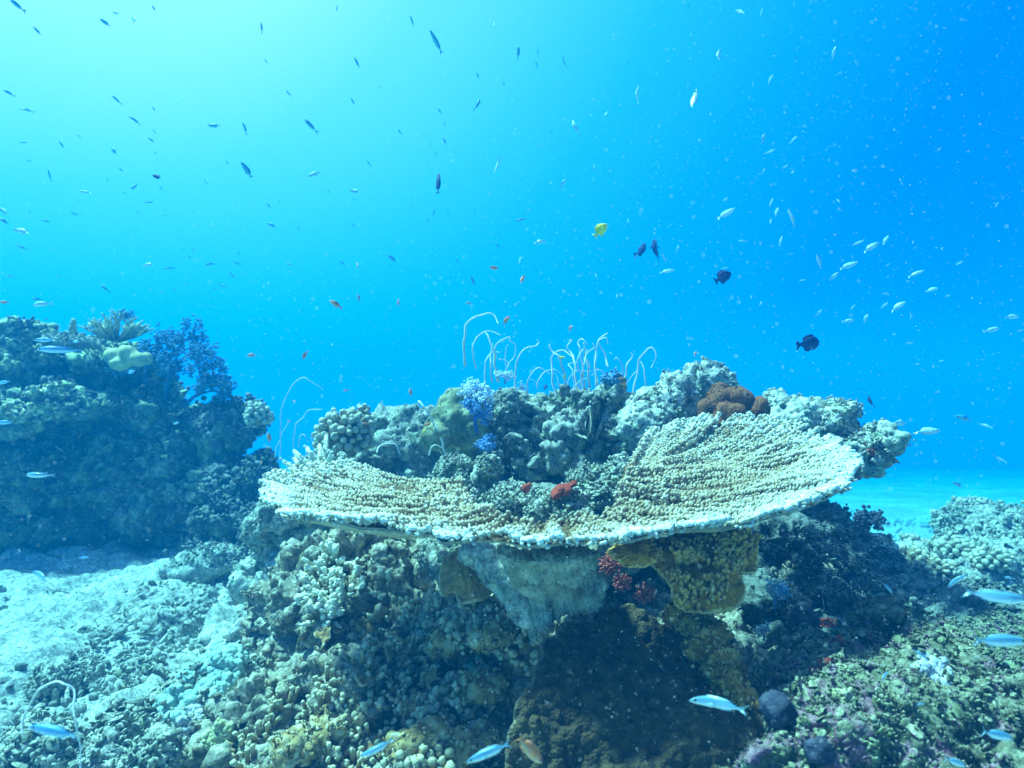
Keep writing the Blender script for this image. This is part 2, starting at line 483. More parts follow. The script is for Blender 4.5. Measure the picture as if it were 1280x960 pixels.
pinn = rock('reef_rock', [
    (627, 505, 2.25, .062, .08, .07), (612, 535, 2.25, .06, .08, .06), (640, 545, 2.25, .08, .1, .06), (600, 570, 2.2, .05, .08, .05), (580, 560, 2.3, .09, .1, .1), (640, 590, 2.45, .14, .1, .14)],
    0.006, M['rock'], 'knobbly pinnacle of dark rock beside the blue soft coral', amp=0.75, seed=250)
ridge = rock('reef_rock', [
    (700, 525, 2.3, .11, .12, .09), (745, 520, 2.2, .11, .12, .09), (735, 560, 2.15, .12, .12, .10), (680, 545, 2.35, .10, .12, .10), (780, 570, 2.1, .08, .1, .10), (690, 620, 2.35, .25, .14, .10), (770, 640, 2.2, .15, .2, .12), (700, 590, 2.55, .30, .1, .16), (665, 512, 2.35, .07, .1, .05), (720, 500, 2.25, .06, .08, .05), (768, 505, 2.2, .06, .08, .06), (660, 560, 2.25, .08, .1, .08), (795, 530, 2.12, .05, .08, .07)],
    0.006, M['rock'], 'wide pitted rock ridge with a dark hollow behind the table coral', amp=1.0, seed=260)
bould1 = rock('reef_boulder', [
    (830, 510, 2.1, .095, .10, .105), (810, 535, 2.05, .09, .1, .09), (838, 480, 2.1, .05, .06, .05), (850, 540, 2.1, .09, .1, .09), (820, 590, 2.15, .12, .1, .12)],
    0.0055, M['rock_pale'], 'pale whitish boulder streaked with green beside the sea whips', 'boulder', amp=0.6, seed=270, knob=0.8)
bould2 = rock('reef_boulder', [
    (886, 482, 2.25, .08, .08, .085), (895, 520, 2.3, .11, .1, .12), (870, 560, 2.3, .1, .1, .1)],
    0.0055, M['rock_pale'], 'round topped pitted boulder behind the reddish brown lobed coral', 'boulder', amp=0.6, seed=280, knob=0.8)
slab = rock('reef_ledge', [
    (985, 540, 2.3, .12, .14, .11), (1030, 535, 2.25, .10, .12, .08), (1070, 548, 2.2, .08, .1, .06), (1097, 556, 2.12, .062, .08, .05), (1080, 575, 2.14, .06, .07, .05), (1040, 520, 2.3, .10, .12, .05), (1000, 515, 2.4, .12, .12, .05), (960, 580, 2.35, .15, .14, .12), (1062, 570, 2.15, .06, .06, .05), (910, 600, 2.4, .2, .14, .15)],
    0.006, M['rock_pale'], 'pale crusted rock ledge jutting out past the right wing of the table coral', 'rock ledge', amp=0.55, seed=290)
# small rocks in the open middle of the table coral
for nm_, bl, lab, mt, sd in [
    ('reef_rock', [(570, 600, 1.95, .055, .06, .05), (580, 620, 1.9, .05, .06, .05)], 'rounded grey rock by the inner edge of the left coral wing', 'rock', 300),
    ('reef_rock', [(618, 588, 1.88, .035, .05, .045), (606, 600, 1.9, .04, .05, .05)], 'upright knob of grey rock just left of the dark hollow', 'rock', 305),
    ('reef_rock', [(640, 612, 1.8, .06, .07, .03), (615, 630, 1.7, .06, .07, .035), (660, 625, 1.75, .05, .06, .03)], 'low flat topped rock in the middle of the table coral opening', 'rock', 310),
    ('reef_rock', [(685, 640, 1.62, .055, .06, .05), (712, 632, 1.6, .045, .05, .045), (720, 655, 1.55, .05, .05, .04)], 'mottled rock crusted with a red sponge inside the table coral', 'rock_pale', 315),
    ('reef_rock', [(735, 610, 1.75, .05, .06, .04), (760, 620, 1.7, .05, .06, .05), (770, 600, 1.85, .06, .07, .06)], 'dark rock tucked against the inner edge of the right coral wing', 'rock', 320),
    ('reef_rock', [(650, 680, 1.7, .22, .15, .10), (740, 680, 1.7, .15, .15, .09), (600, 680, 1.8, .15, .15, .10), (700, 640, 2.0, .3, .2, .08)], 'broad rock base showing between the two wings of the table coral', 'rock', 325)]:
    rock(nm_, bl, 0.005, M[mt], lab, amp=0.4, seed=sd, knob=0.9)
# rocks below
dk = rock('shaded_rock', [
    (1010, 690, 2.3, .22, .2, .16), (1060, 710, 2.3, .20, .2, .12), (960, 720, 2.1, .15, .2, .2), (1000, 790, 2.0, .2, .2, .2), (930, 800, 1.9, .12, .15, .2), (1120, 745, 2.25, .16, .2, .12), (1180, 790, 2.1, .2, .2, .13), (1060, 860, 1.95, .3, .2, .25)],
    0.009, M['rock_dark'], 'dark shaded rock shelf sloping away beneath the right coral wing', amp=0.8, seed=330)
spur = rock('reef_spur', [
    (1020, 655, 2.5, .09, .15, .05), (1060, 680, 2.5, .12, .2, .06), (1100, 705, 2.5, .12, .2, .06), (1010, 700, 2.6, .2, .2, .15), (1140, 735, 2.5, .12, .2, .07)],
    0.009, M['rock_pale'], 'low sand dusted spur of rock running down behind the dark shelf', 'rock spur', amp=0.5, seed=335)
fr = rock('algae_rock', [
    (1090, 840, 1.302, 0.1344, 0.1344, 0.084), (1040, 880, 1.26, 0.1344, 0.1344, 0.0924), (1150, 880, 1.26, 0.168, 0.168, 0.1176), (1000, 900, 1.218, 0.084, 0.084, 0.0672), (1120, 960, 1.134, 0.252, 0.168, 0.168), (1250, 930, 1.176, 0.168, 0.168, 0.1344), (960, 1000, 1.092, 0.168, 0.126, 0.1008), (1250, 1020, 1.008, 0.168, 0.168, 0.126), (1110, 800, 1.386, 0.0588, 0.0672, 0.0588), (1180, 850, 1.386, 0.1008, 0.126, 0.084)],
    0.006, M['rock_algae'], 'foreground mound of rock mottled green and purple with algae', amp=0.6, seed=340)
rr = rock('algae_rock', [
    (1230, 850, 1.75, .14, .15, .08), (1290, 830, 1.8, .2, .2, .1), (1270, 890, 1.6, .12, .12, .08), (1330, 900, 1.6, .2, .2, .15)],
    0.008, M['rock_algae'], 'blurred mottled rock at the edge beside the two large silver fish', amp=0.6, seed=350)
far_r = rock('rubble_mound', [
    (1230, 665, 3.3, .22, .25, .12), (1260, 690, 3.2, .3, .3, .16), (1180, 715, 3.0, .28, .25, .13), (1290, 740, 2.8, .35, .3, .18), (1340, 690, 3.2, .3, .3, .2), (1200, 760, 2.7, .25, .25, .14), (1140, 690, 3.2, .07, .1, .06)],
    0.014, M['rubble'], 'pale rubble mound with small corals at the far right', 'rubble mound', amp=0.9, seed=360, fine=False)
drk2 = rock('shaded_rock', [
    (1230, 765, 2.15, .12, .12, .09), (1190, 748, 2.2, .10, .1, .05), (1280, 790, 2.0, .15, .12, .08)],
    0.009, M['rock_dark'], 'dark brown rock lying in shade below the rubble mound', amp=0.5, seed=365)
# rubble boulders on the left
for bl, lab, mt, sd, vx in [
    ([(215, 800, 2.55, .15, .15, .12), (190, 770, 2.7, .13, .15, .10), (240, 770, 2.7, .16, .15, .10), (150, 790, 2.6, .12, .12, .06)], 'lumpy rock heap in the middle of the left rubble flat', 'rubble', 400, 0.009),
    ([(375, 740, 2.35, .16, .2, .16), (400, 715, 2.4, .16, .2, .12), (340, 790, 2.25, .16, .2, .12), (300, 850, 2.0, .12, .18, .09), (330, 720, 2.6, .1, .15, .08)], 'sunlit shoulder of pale rock sloping down to the left of the mound', 'rock_pale', 410, 0.008),
    ([(240, 880, 1.72, .10, .12, .07), (285, 850, 1.8, .09, .12, .06), (215, 915, 1.6, .06, .08, .05)], 'smooth turquoise tinted rock at the foot of the slope', 'rubble', 420, 0.006),
    ([(165, 925, 1.6, .07, .08, .06), (140, 950, 1.5, .06, .07, .05)], 'rough grey rubble lump beside the turquoise rock', 'rubble', 430, 0.006),
    ([(190, 965, 1.4, .045, .06, .035)], 'pale rounded stone at the bottom edge of the rubble', 'rock_pale', 435, 0.006),
    ([(50, 940, 1.55, .09, .09, .05), (20, 960, 1.5, .06, .08, .05)], 'low pale stone under the looping sea whip', 'rubble', 440, 0.006),
    ([(160, 865, 2.05, .10, .08, .045), (185, 845, 2.1, .08, .07, .05)], 'tilted grey slab of dead coral on the rubble flat', 'rubble', 445, 0.007),
    ([(270, 700, 3.1, .14, .12, .07), (240, 712, 3.1, .15, .12, .05)], 'hazy low rock at the foot of the shaded outcrop', 'rubble', 450, 0.011),
    ([(100, 845, 2.1, .05, .06, .04), (75, 850, 2.1, .05, .05, .03), (88, 838, 2.12, .05, .05, .035)], 'scattered knob of rubble on the bright sand', 'rubble', 455, 0.007),
    ([(130, 800, 2.5, .075, .06, .05)], 'yellowish oval boulder on the left rubble flat', 'rubble', 460, 0.007)]:
    rock('rubble_rock', bl, vx, M[mt], lab, amp=0.45, seed=sd, knob=0.9)

# loose rubble: nobody could count it
sp = Soup()
cnt = 0
v1, f1_ = ico(2)
while cnt < 12000:
    u = random.random()
    if u < 0.75:
        x = -2.6 + 2.6 * random.random(); y = 1.1 + 2.7 * random.random() ** 1.2
    else:
        x = 0.8 + 6.5 * random.random(); y = 2.6 + 7.0 * random.random()
    if vnoise(np.array([[x * 2.2, y * 2.2, 5.0]]), 91)[0] < 0.20 + 0.2 * random.random(): continue
    r = 0.004 + 0.020 * random.random() ** 3
    if u >= 0.75: r *= 1.7
    z = float(seabed_z(np.array([x]), np.array([y]))[0]) + 0.02
    q = Quaternion((random.gauss(0, 1), random.gauss(0, 1), random.gauss(0, 1), random.gauss(0, 1))).normalized().to_matrix()
    s3 = np.array([1, 0.5 + 0.5 * random.random(), 0.45 + 0.5 * random.random()]) * r
    if random.random() < 0.3: s3 = s3 * np.array([1.9, 0.6, 0.7])
    vv = v1 * s3 * (0.75 + 0.5 * vnoise(v1 * 1.6 + random.random() * 50, 3))[:, None]
    sp.add(vv @ np.array(q).T + np.array([x, y, z + r * 0.25]), f1_, random.random())
    cnt += 1
o = link('rubble', sp.mesh('rubble', 'var'), M['rubble'], origin=Vector((0, 2, -0.93)))
tag(o, 'loose broken coral rubble strewn over the sea floor', kind='stuff')
bpy.context.view_layer.update()
# ================================================================== CORALS
M['table'] = coral_mat('table_coral_skin', (0.19, 0.12, 0.065), (0.78, 0.86, 0.82), mid=(0.50, 0.39, 0.25), ramp_pos=(0.0, 0.9), fine=420, bump=0.3, var=0.22)
M['stalk'] = coral_mat('stalk_skin', (0.32, 0.30, 0.22), (0.56, 0.53, 0.42), fine=260, bump=1.0, var=0.4)
M['finger'] = coral_mat('finger_coral_skin', (0.18, 0.11, 0.045), (0.60, 0.52, 0.34), mid=(0.44, 0.30, 0.13), fine=330, var=0.3)
M['tan_plate'] = coral_mat('tan_crust', (0.32, 0.19, 0.08), (0.58, 0.48, 0.30), mid=(0.44, 0.26, 0.11), fine=300, bump=0.6, var=0.3)
M['stag'] = coral_mat('staghorn_skin', (0.40, 0.36, 0.22), (0.82, 0.80, 0.66), fine=260)
M['stag_grn'] = coral_mat('olive_staghorn_skin', (0.20, 0.20, 0.08), (0.66, 0.62, 0.38), fine=200)
M['knob'] = coral_mat('knob_coral_skin', (0.20, 0.17, 0.11), (0.50, 0.48, 0.36), fine=220)
M['lobed'] = coral_mat('lobed_coral_skin', (0.17, 0.19, 0.11), (0.34, 0.36, 0.22), fine=260, attr='var', var=.35)
M['lobed_tan'] = coral_mat('tan_lobed_coral_skin', (0.52, 0.45, 0.22), (0.56, 0.50, 0.26), fine=160, attr='var')
M['brown_red'] = coral_mat('brown_red_coral_skin', (0.22, 0.075, 0.035), (0.30, 0.11, 0.05), fine=220, bump=0.7, attr='var')
M['red'] = coral_mat('red_sponge_skin', (0.50, 0.07, 0.035), (0.62, 0.12, 0.06), fine=240, bump=0.8, attr='var')
M['gold'] = coral_mat('golden_plate_skin', (0.32, 0.13, 0.02), (0.84, 0.52, 0.20), mid=(0.60, 0.27, 0.045), fine=210, bump=0.5)
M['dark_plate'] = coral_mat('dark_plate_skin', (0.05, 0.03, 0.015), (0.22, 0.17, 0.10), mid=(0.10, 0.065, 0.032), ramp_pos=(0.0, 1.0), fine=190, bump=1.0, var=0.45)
M['soft_blue'] = coral_mat('blue_soft_coral_skin', (0.04, 0.13, 0.42), (0.22, 0.42, 0.72), fine=300, bump=0.1)
M['soft_pale'] = coral_mat('pale_soft_coral_skin', (0.30, 0.45, 0.75), (0.75, 0.85, 0.92), fine=300, bump=0.1)
M['soft_dark'] = coral_mat('dark_soft_coral_skin', (0.04, 0.14, 0.28), (0.12, 0.30, 0.46), fine=300, bump=0.1)
M['whip'] = coral_mat('sea_whip_skin', (0.72, 0.72, 0.62), (0.88, 0.88, 0.80), fine=420, bump=0.2, var=0.12)
M['dark_bush'] = coral_mat('dark_bush_skin', (0.03, 0.03, 0.05), (0.08, 0.08, 0.12), fine=200)
M['turq'] = coral_mat('turquoise_crust_skin', (0.30, 0.43, 0.38), (0.38, 0.52, 0.47), fine=120, attr='var', var=0.15)
M['yellow_crust'] = coral_mat('yellow_crust_skin', (0.46, 0.45, 0.22), (0.58, 0.57, 0.34), fine=200)
M['lilac'] = coral_mat('lilac_crust_skin', (0.42, 0.43, 0.47), (0.56, 0.57, 0.60), fine=200)
M['pinkred'] = coral_mat('crimson_tuft_skin', (0.30, 0.03, 0.03), (0.62, 0.16, 0.13), fine=300)

# ---- the table coral
ctl = [((575, 610, 1.52), (436, 577, 1.80)), ((583, 622, 1.44), (380, 586, 1.72)), ((590, 632, 1.38), (335, 602, 1.60)), ((595, 638, 1.34), (327, 622, 1.50)),
       ((600, 643, 1.32), (350, 638, 1.42)), ((608, 648, 1.30), (430, 652, 1.32)), ((620, 651, 1.28), (520, 666, 1.22)), ((640, 653, 1.26), (590, 677, 1.16)),
       ((680, 654, 1.25), (665, 681, 1.13)), ((720, 651, 1.26), (745, 677, 1.13)), ((750, 648, 1.28), (815, 665, 1.16)), ((765, 643, 1.31), (880, 655, 1.20)),
       ((770, 638, 1.34), (958, 645, 1.27)), ((773, 630, 1.37), (1020, 625, 1.36)), ((776, 622, 1.40), (1066, 598, 1.46)), ((780, 612, 1.43), (1078, 577, 1.54)),
       ((785, 600, 1.47), (1045, 550, 1.66)), ((786, 598, 1.50), (985, 529, 1.78)), ((784, 604, 1.53), (925, 520, 1.83)), ((780, 612, 1.54), (862, 530, 1.82)), ((773, 624, 1.53), (806, 548, 1.76))]
ci = np.array([P(*a)[:] for a, b in ctl]); co_ = np.array([P(*b)[:] for a, b in ctl])
def crom(A, u):
    u = np.clip(u, 0, len(A) - 1.0001); i = np.floor(u).astype(int); t = (u - i)[:, None]
    g = lambda k: A[np.clip(k, 0, len(A) - 1)]
    p0, p1, p2, p3 = g(i - 1), g(i), g(i + 1), g(i + 2)
    return 0.5 * (2 * p1 + (p2 - p0) * t + (2 * p0 - 5 * p1 + 4 * p2 - p3) * t ** 2 + (3 * p1 - p0 - 3 * p2 + p3) * t ** 3)
# arc length table along the outer rim so ribs are evenly spaced
uu = np.linspace(0, len(ctl) - 1, 3000)
Ro = crom(co_, uu); sl = np.concatenate([[0], np.cumsum(np.linalg.norm(np.diff(Ro, axis=0), axis=1))])
RIM = sl[-1]
def table_pt(s, t):
    """s metres along the rim, t 0 inner .. 1 rim"""
    u = np.interp(s, sl, uu)
    a, b = crom(ci, u), crom(co_, u)
    p = a + (b - a) * t[:, None]
    ln = np.linalg.norm(b - a, axis=1)
    sag = -0.055 * ln * np.sin(np.pi * np.clip(t, 0, 1)) 
    wav = (fbm(np.stack([s * 5, t * 1.5, s * 0], 1), 3, 77) - 0.5) * 0.035 * smooth(0.0, 0.35, t) * np.clip(ln * 4, 0.2, 1)
    p[:, 2] += sag + wav
    return p, ln
rim_n = lambda s: 1 + 0.055 / np.maximum(0.15, np.interp(s, sl, np.linalg.norm(crom(ci, uu) - Ro, axis=1))) * (fbm(np.stack([s * 14, s * 0, s * 0 + 3], 1), 3, 78) - 0.5) * 2

tc_root = bpy.data.objects.new('table_coral', None); COL.objects.link(tc_root)
tc_root.location = P(715, 785, 1.36)
tag(tc_root, 'huge tan table coral with a pale rim, two wings and a short stalk', 'coral')
# plate: top and underside skins closed at the rims
ns, nt_ = 420, 46
S, Tt = np.meshgrid(np.linspace(0.001, RIM - 0.001, ns), np.linspace(0, 1, nt_), indexing='ij')
S, Tt = S.ravel(), Tt.ravel()
def cut(s):
    '''how far out the closed plate reaches: the far edges break up into separate fingers'''
    u = np.interp(s, sl, uu)
    k = smooth(16.0, 17.4, u) * .60 + smooth(2.6, 1.0, u) * .14
    return 1 - k
tt = Tt * (rim_n(S) - 0.02) * cut(S)
top, ln = table_pt(S, tt)
thick = 0.006 + 0.022 * (1 - Tt) ** 2
ribs = 0.0022 * np.abs(np.sin(S * 2 * math.pi / 0.022))
bot = top.copy(); bot[:, 2] -= thick + ribs; 
top[:, 2] -= 0.002
n0 = len(top); V = np.vstack([top, bot]); idx = np.arange(n0).reshape(ns, nt_)
q = np.stack([idx[:-1, :-1].ravel(), idx[1:, :-1].ravel(), idx[1:, 1:].ravel(), idx[:-1, 1:].ravel()], 1)
qs = [q, q[:, ::-1] + n0]
for e in (idx[:, 0], idx[:, -1][::-1], idx[0, ::-1], idx[-1, :]):
    qs.append(np.stack([e[:-1], e[1:], e[1:] + n0, e[:-1] + n0], 1))
me = mesh_from('table_plate', V, np.vstack(qs), {'tip': np.concatenate([0.12 + 0 * Tt, 0.25 + 0.25 * Tt])})
link('table_plate', me, M['table'], tc_root)
# branchlets over the top, in rows running from the stalk to the rim
bs = Soup()
v_k, f_k = ico(1)
ribsp = 0.0082
s_ = 0.0
while s_ < RIM - 0.001:
    s0 = s_ + random.uniform(-.001, .001)
    P0, l0 = table_pt(np.array([s0]), np.array([1.0])); l0 = float(l0[0])
    L = max(l0, 0.03); tmax = float(rim_n(np.array([s0]))[0])
    n = int(L / 0.0078)
    inner_sp = float(np.interp(s0, sl, np.gradient(np.linalg.norm(crom(ci, uu) * 0 + crom(ci, uu), axis=1))))
    for k in range(n + 3):
        t = (k + random.uniform(-.3, .3)) / n
        if t < -0.02: continue
        cu = float(cut(np.array([s0]))[0])
        ph = (s0 + .004 * math.sin(s0 * 90)) % .019
        lim = tmax * (cu if (cu < .97 and ph > .0100) else 1.0) * (1 + (.10 * math.sin(s0 * 331) if cu < .97 else 0))
        if t > lim: continue
        # rows merge towards the stalk
        keep = 0.5 + 0.5 * smooth(0.0, 0.6, np.array([t]))[0]
        if random.random() > keep: continue
        bs_p = (s0 + random.uniform(-.0016, .0016), t)
        bs.A.append(bs_p)
        bs.V.append(L)
    s_ += ribsp
pts = np.array(bs.A); Ls = np.array(bs.V)
bs = Soup()
s_a, t_a = pts[:, 0], np.clip(pts[:, 1], 0, 1.2)
p3, _ = table_pt(np.clip(s_a, 0.001, RIM - .001), t_a)
pe, _ = table_pt(np.clip(s_a, 0.001, RIM - .001), t_a + 0.02)
outd = pe - p3; outd /= np.linalg.norm(outd, axis=1)[:, None] + 1e-9
lay = fbm(np.stack([s_a * 26, t_a * Ls * 5, s_a * 0 + 9], 1), 4, 80)      # raised rows and sunken gaps
edge = smooth(0.80, 1.0, t_a)
dm = smooth(0.40, 0.30, lay)                                               # browner in the sunken gaps
cuts = cut(s_a)
for i in range(len(p3)):
    h = (lay[i] - 0.42) * (0.060 if lay[i] > .42 else 0.022) * (1 - 0.6 * edge[i])
    r = random.uniform(0.0032, 0.0047) * (1 + 0.35 * edge[i])
    c = p3[i] + np.array([0, 0, 0.004 + h]) 
    d = outd[i] * (0.5 + 0.9 * edge[i]) + np.array([random.gauss(0, .25), random.gauss(0, .25), 1.0 - 0.6 * edge[i]])
    d /= np.linalg.norm(d)
    q = Vector(d).to_track_quat('Z', 'Y').to_matrix()
    v = v_k * np.array([r, r, r * random.uniform(1.3, 2.3)])
    tipv = 0.14 + 0.35 * (v_k[:, 2] * .5 + .5) * (1 - .6 * dm[i]) + 0.50 * edge[i] + random.uniform(-.1, .14) - 0.25 * dm[i] + 0.14 * smooth(0.35, 0.8, np.array([t_a[i]]))[0]
    bs.add(v @ np.array(q).T + c, f_k, np.clip(tipv, 0, 1))
    if cuts[i] < .97 and t_a[i] > cuts[i] - .1:
        for _ in range(3):
            bs.blob(c + np.array([random.gauss(0, .0035), random.gauss(0, .003), random.uniform(-.006, .006)]), r * random.uniform(.7, 1.0), 1, .35 + .35 * random.random())
    elif edge[i] > 0.3:
        for _ in range(2):
            cc = c + outd[i] * random.uniform(-.004, .006) + np.array([random.gauss(0, .003), random.gauss(0, .003), random.uniform(-.011, .003)])
            dd_ = outd[i] + np.random.default_rng(i).normal(0, .45, 3) + np.array([0, 0, random.uniform(-.3, .6)]); dd_ /= np.linalg.norm(dd_)
            qq = np.array(Vector(dd_).to_track_quat('Z', 'Y').to_matrix()); r2 = r * random.uniform(.55, .8)
            bs.add((v_k * np.array([r2, r2, r2 * random.uniform(1.6, 2.8)])) @ qq.T + cc, f_k, np.clip(0.55 + .35 * v_k[:, 2] + random.uniform(-.1, .1), 0, 1))
# upright comb of branches along the far inner edge of the right wing, and a few on the left
def knobby_finger(sp, base, d, L, r, a0, a1, bead=0.0042):
    n = max(2, int(L / (bead * 1.1)))
    d = np.array(d) / np.linalg.norm(d)
    sp.tube([base, base + d * L * .5, base + d * L], [r * .8, r * .8, r * .5], 5, a0, a1)
    for k in range(n):
        for j in range(4):
            a = random.random() * 6.283
            u = np.cross(d, [0.3, 0.8, 0.5]); u /= np.linalg.norm(u); w = np.cross(d, u)
            f = k / (n - 1)
            rr = r * (1.0 - .35 * f)
            sp.blob(base + d * (L * f) + (u * math.cos(a) + w * math.sin(a)) * rr, bead * random.uniform(.7, 1.05), 1, np.clip(a0 + (a1 - a0) * f + random.uniform(-.1, .1), 0, 1))
def edge_comb(u0, u1, step, hmin, hmax, lean, tlo=.55):
    s_lo, s_hi = np.interp(u0, uu, sl), np.interp(u1, uu, sl); s_c = s_lo
    while s_c < s_hi:
        for tq in (random.uniform(tlo, 1.0), random.uniform(.85, 1.0)):
            a, L_ = table_pt(np.array([s_c]), np.array([tq])); b, _ = table_pt(np.array([s_c]), np.array([tq + .05]))
            o_ = b[0] - a[0]; o_ /= np.linalg.norm(o_)
            L = random.uniform(hmin, hmax) * (.45 + .55 * tq)
            d = o_ * random.uniform(.3, 1.0) + np.array([lean, random.uniform(-.25, .1), random.uniform(.8, 1.3)]) + np.random.default_rng(int(s_c * 1e4)).normal(0, .12, 3)
            d /= np.linalg.norm(d)
            base = a[0] - np.array([0, 0, .004])
            knobby_finger(bs, base, d, L, random.uniform(.0045, .0065), 0.25, 0.72, .0040)
            for _ in range(random.randint(1, 3)):
                f = random.uniform(.25, .75); d2 = d + np.random.default_rng(int(f * 1e5)).normal(0, .5, 3); d2 /= np.linalg.norm(d2)
                knobby_finger(bs, base + d * L * f, d2, L * random.uniform(.25, .45), .004, 0.4, 0.75, .0036)
        s_c += step * random.uniform(.6, 1.5)
edge_comb(17.0, 20, .012, .010, .022, -.10, .5)
edge_comb(15.8, 17.3, .016, .010, .022, .1, .85)
edge_comb(0, 2.4, .014, .010, .022, .2, .3)
# inner ends of both wings, where the rows break up into loose branches
for (i0, i1) in ((0, 4), (13, 20)):
    for k in range(46):
        u_ = np.array([random.uniform(i0, i1)]); s_c = float(np.interp(u_[0], uu, sl))
        a, L_ = table_pt(np.array([s_c]), np.array([random.uniform(-.02, .22)]))
        d = np.array([random.gauss(0, .45), random.gauss(-.1, .3), 1.0]); d /= np.linalg.norm(d)
        knobby_finger(bs, a[0] - d * .004, d, random.uniform(.012, .032), random.uniform(.004, .0055), 0.15, 0.6, .0038)
link('branchlets', bs.mesh('branchlets'), M['table'], tc_root)
# stalk
def blob_mesh(name, blobs, voxel, mat, parent=None, rough=0.01, rs=18, ridges=None, seed=0, val=None):
    V = []; T = []; n = 0
    v0, f0 = ico(3)
    for b in blobs:
        c = P(*b[:3]); r = b[3:6] if len(b) == 6 else (b[3],) * 3
        V.append(v0 * np.array(r) + np.array(c[:])); T.append(f0 + n); n += len(v0)
    me = mesh_from('tmp', np.vstack(V), np.vstack(T))
    o = bpy.data.objects.new('tmp', me); COL.objects.link(o)
    md = o.modifiers.new('r', 'REMESH'); md.mode = 'VOXEL'; md.voxel_size = voxel
    sm = o.modifiers.new('s', 'SMOOTH'); sm.iterations = 4
    dg = bpy.context.evaluated_depsgraph_get(); dg.update()
    me2 = bpy.data.meshes.new_from_object(o.evaluated_get(dg)); bpy.data.objects.remove(o)
    me2.polygons.foreach_set('use_smooth', np.ones(len(me2.polygons), dtype=bool))
    c = coords(me2).astype(float); nr = normals(me2)
    c = c + nr * ((fbm(c * rs, 4, seed) - 0.5) * 2 * rough)[:, None]
    if ridges is not None:
        c = c + nr * ridges(c)[:, None]
    me2.vertices.foreach_set('co', c.astype(np.float32).ravel())
    v = vnoise(c * 40, seed + 3) if val is None else val(c)
    for nm in ('var', 'tip'):
        at = me2.attributes.new(nm, 'FLOAT', 'POINT'); at.data.foreach_set('value', v.astype(np.float32))
    me2.materials.clear(); me2.update(); me2.name = name
    return link(name, me2, mat, parent)
stk = []
for (a, b, n) in [((686, 688, 1.275, .100, .09, .022), (690, 722, 1.32, .088, .07, .04), 7), ((690, 722, 1.32, .088, .07, .04), (712, 745, 1.33, .072, .055, .035), 5),
                  ((690, 745, 1.31, .045, .04, .03), (676, 790, 1.29, .018, .02, .02), 8), ((735, 735, 1.32, .038, .04, .03), (744, 762, 1.31, .026, .025, .016), 5),
                  ]:
    for k in range(n + 1):
        f = k / n
        stk.append(tuple(a[i] + (b[i] - a[i]) * f for i in range(6)))
blob_mesh('stalk', stk, 0.0045, M['stalk'], tc_root, 0.015, 26, seed=5,
          ridges=lambda c: 0.0028 * np.sin((c[:, 0] * 1.0 + c[:, 2] * 0.35) * 520 + 7 * vnoise(c * 22, 8)) - 0.012 * np.exp(-((c[:, 0] - (0.052 + (c[:, 2] + .36) * -.35)) / 0.006) ** 2))

flank = []
for (a, b, n) in [((604, 690, 1.42, .05, .05, .02), (640, 720, 1.39, .05, .05, .032), 6), ((640, 720, 1.39, .05, .05, .032), (668, 762, 1.36, .036, .04, .028), 6)]:
    for k in range(n + 1):
        f = k / n
        flank.append(tuple(a[i] + (b[i] - a[i]) * f for i in range(6)))
blob_mesh('flank', flank, 0.0045, M['rock_pale'], tc_root, 0.016, 26, seed=6, ridges=lambda c: 0.0012 * np.sin((c[:, 0] * .9 + c[:, 2] * 0.3) * 700 + 9 * vnoise(c * 25, 9)) + .012 * (1 - np.clip(worley(c * 45, 3)[0] * 1.2, 0, 1) ** 2))

# ---- generic colony makers
def colony(name, loc, nor, n, L, r, mat, label, cat='coral', group=None, spread=1.0, branch=0, seg=6, base_r=None, bead=0, up=0.5, flat=0.0, tipball=1.15, parent=None, soup=None):
    sp = soup or Soup()
    loc = np.array(loc[:]); nn = Vector(nor[:]) * (1 - up) + Vector((0, 0, up)); nn.normalize()
    q = np.array(nn.to_track_quat('Z', 'Y').to_matrix())
    br = base_r if base_r is not None else L * 0.5
    for k in range(n):
        a = random.random() * 6.283; f = math.sqrt((k + .5) / n)
        th = f * spread * 0.9
        d = q @ np.array([math.sin(th) * math.cos(a), math.sin(th) * math.sin(a), math.cos(th) * (1 - flat)])
        b = loc + q @ np.array([math.cos(a) * br * f, math.sin(a) * br * f, -r * .6])
        l = L * random.uniform(.6, 1.1)
        bend = np.array([random.gauss(0, .15), random.gauss(0, .15), .25]) * l
        p = [b, b + d * l * .35, b + d * l * .7 + bend * .5, b + d * l + bend]
        rr = r * random.uniform(.8, 1.2)
        sp.tube(p, [rr, rr * .95, rr * .9, rr * .75 * tipball], seg, 0.1, 0.85)
        sp.add(ico(1)[0] * rr * tipball * (.5 + 1.0 * vnoise(ico(1)[0] * 1.6 + k + loc[0] * 90, 3))[:, None] + p[-1], ico(1)[1], 0.95)
        for j in range(branch):
            f2 = random.uniform(.3, .8); o2 = p[0] + (p[-1] - p[0]) * f2
            d2 = d + np.array([random.gauss(0, .7), random.gauss(0, .7), random.gauss(.2, .4)]); d2 /= np.linalg.norm(d2)
            l2 = l * random.uniform(.25, .5)
            sp.tube([o2, o2 + d2 * l2 * .6, o2 + d2 * l2], [rr * .8, rr * .7, rr * .5], seg, 0.4, 0.95)
            sp.blob(o2 + d2 * l2, rr * .62, 1, 1.0)
    if soup: return None
    return tag(link(name, sp.mesh(name), mat, parent, origin=Vector(loc)), label, cat, group)

# knobs where rock surface is pictured: the colony stands on whatever is there
def on(px, py, back=0.0):
    loc, nor, ob = ray(px, py)
    if loc is None:
        return P(px, py, 2.0), Vector((0, -.5, .8))
    return loc, nor

bpy.context.view_layer.update()
LEFTY = 3.75
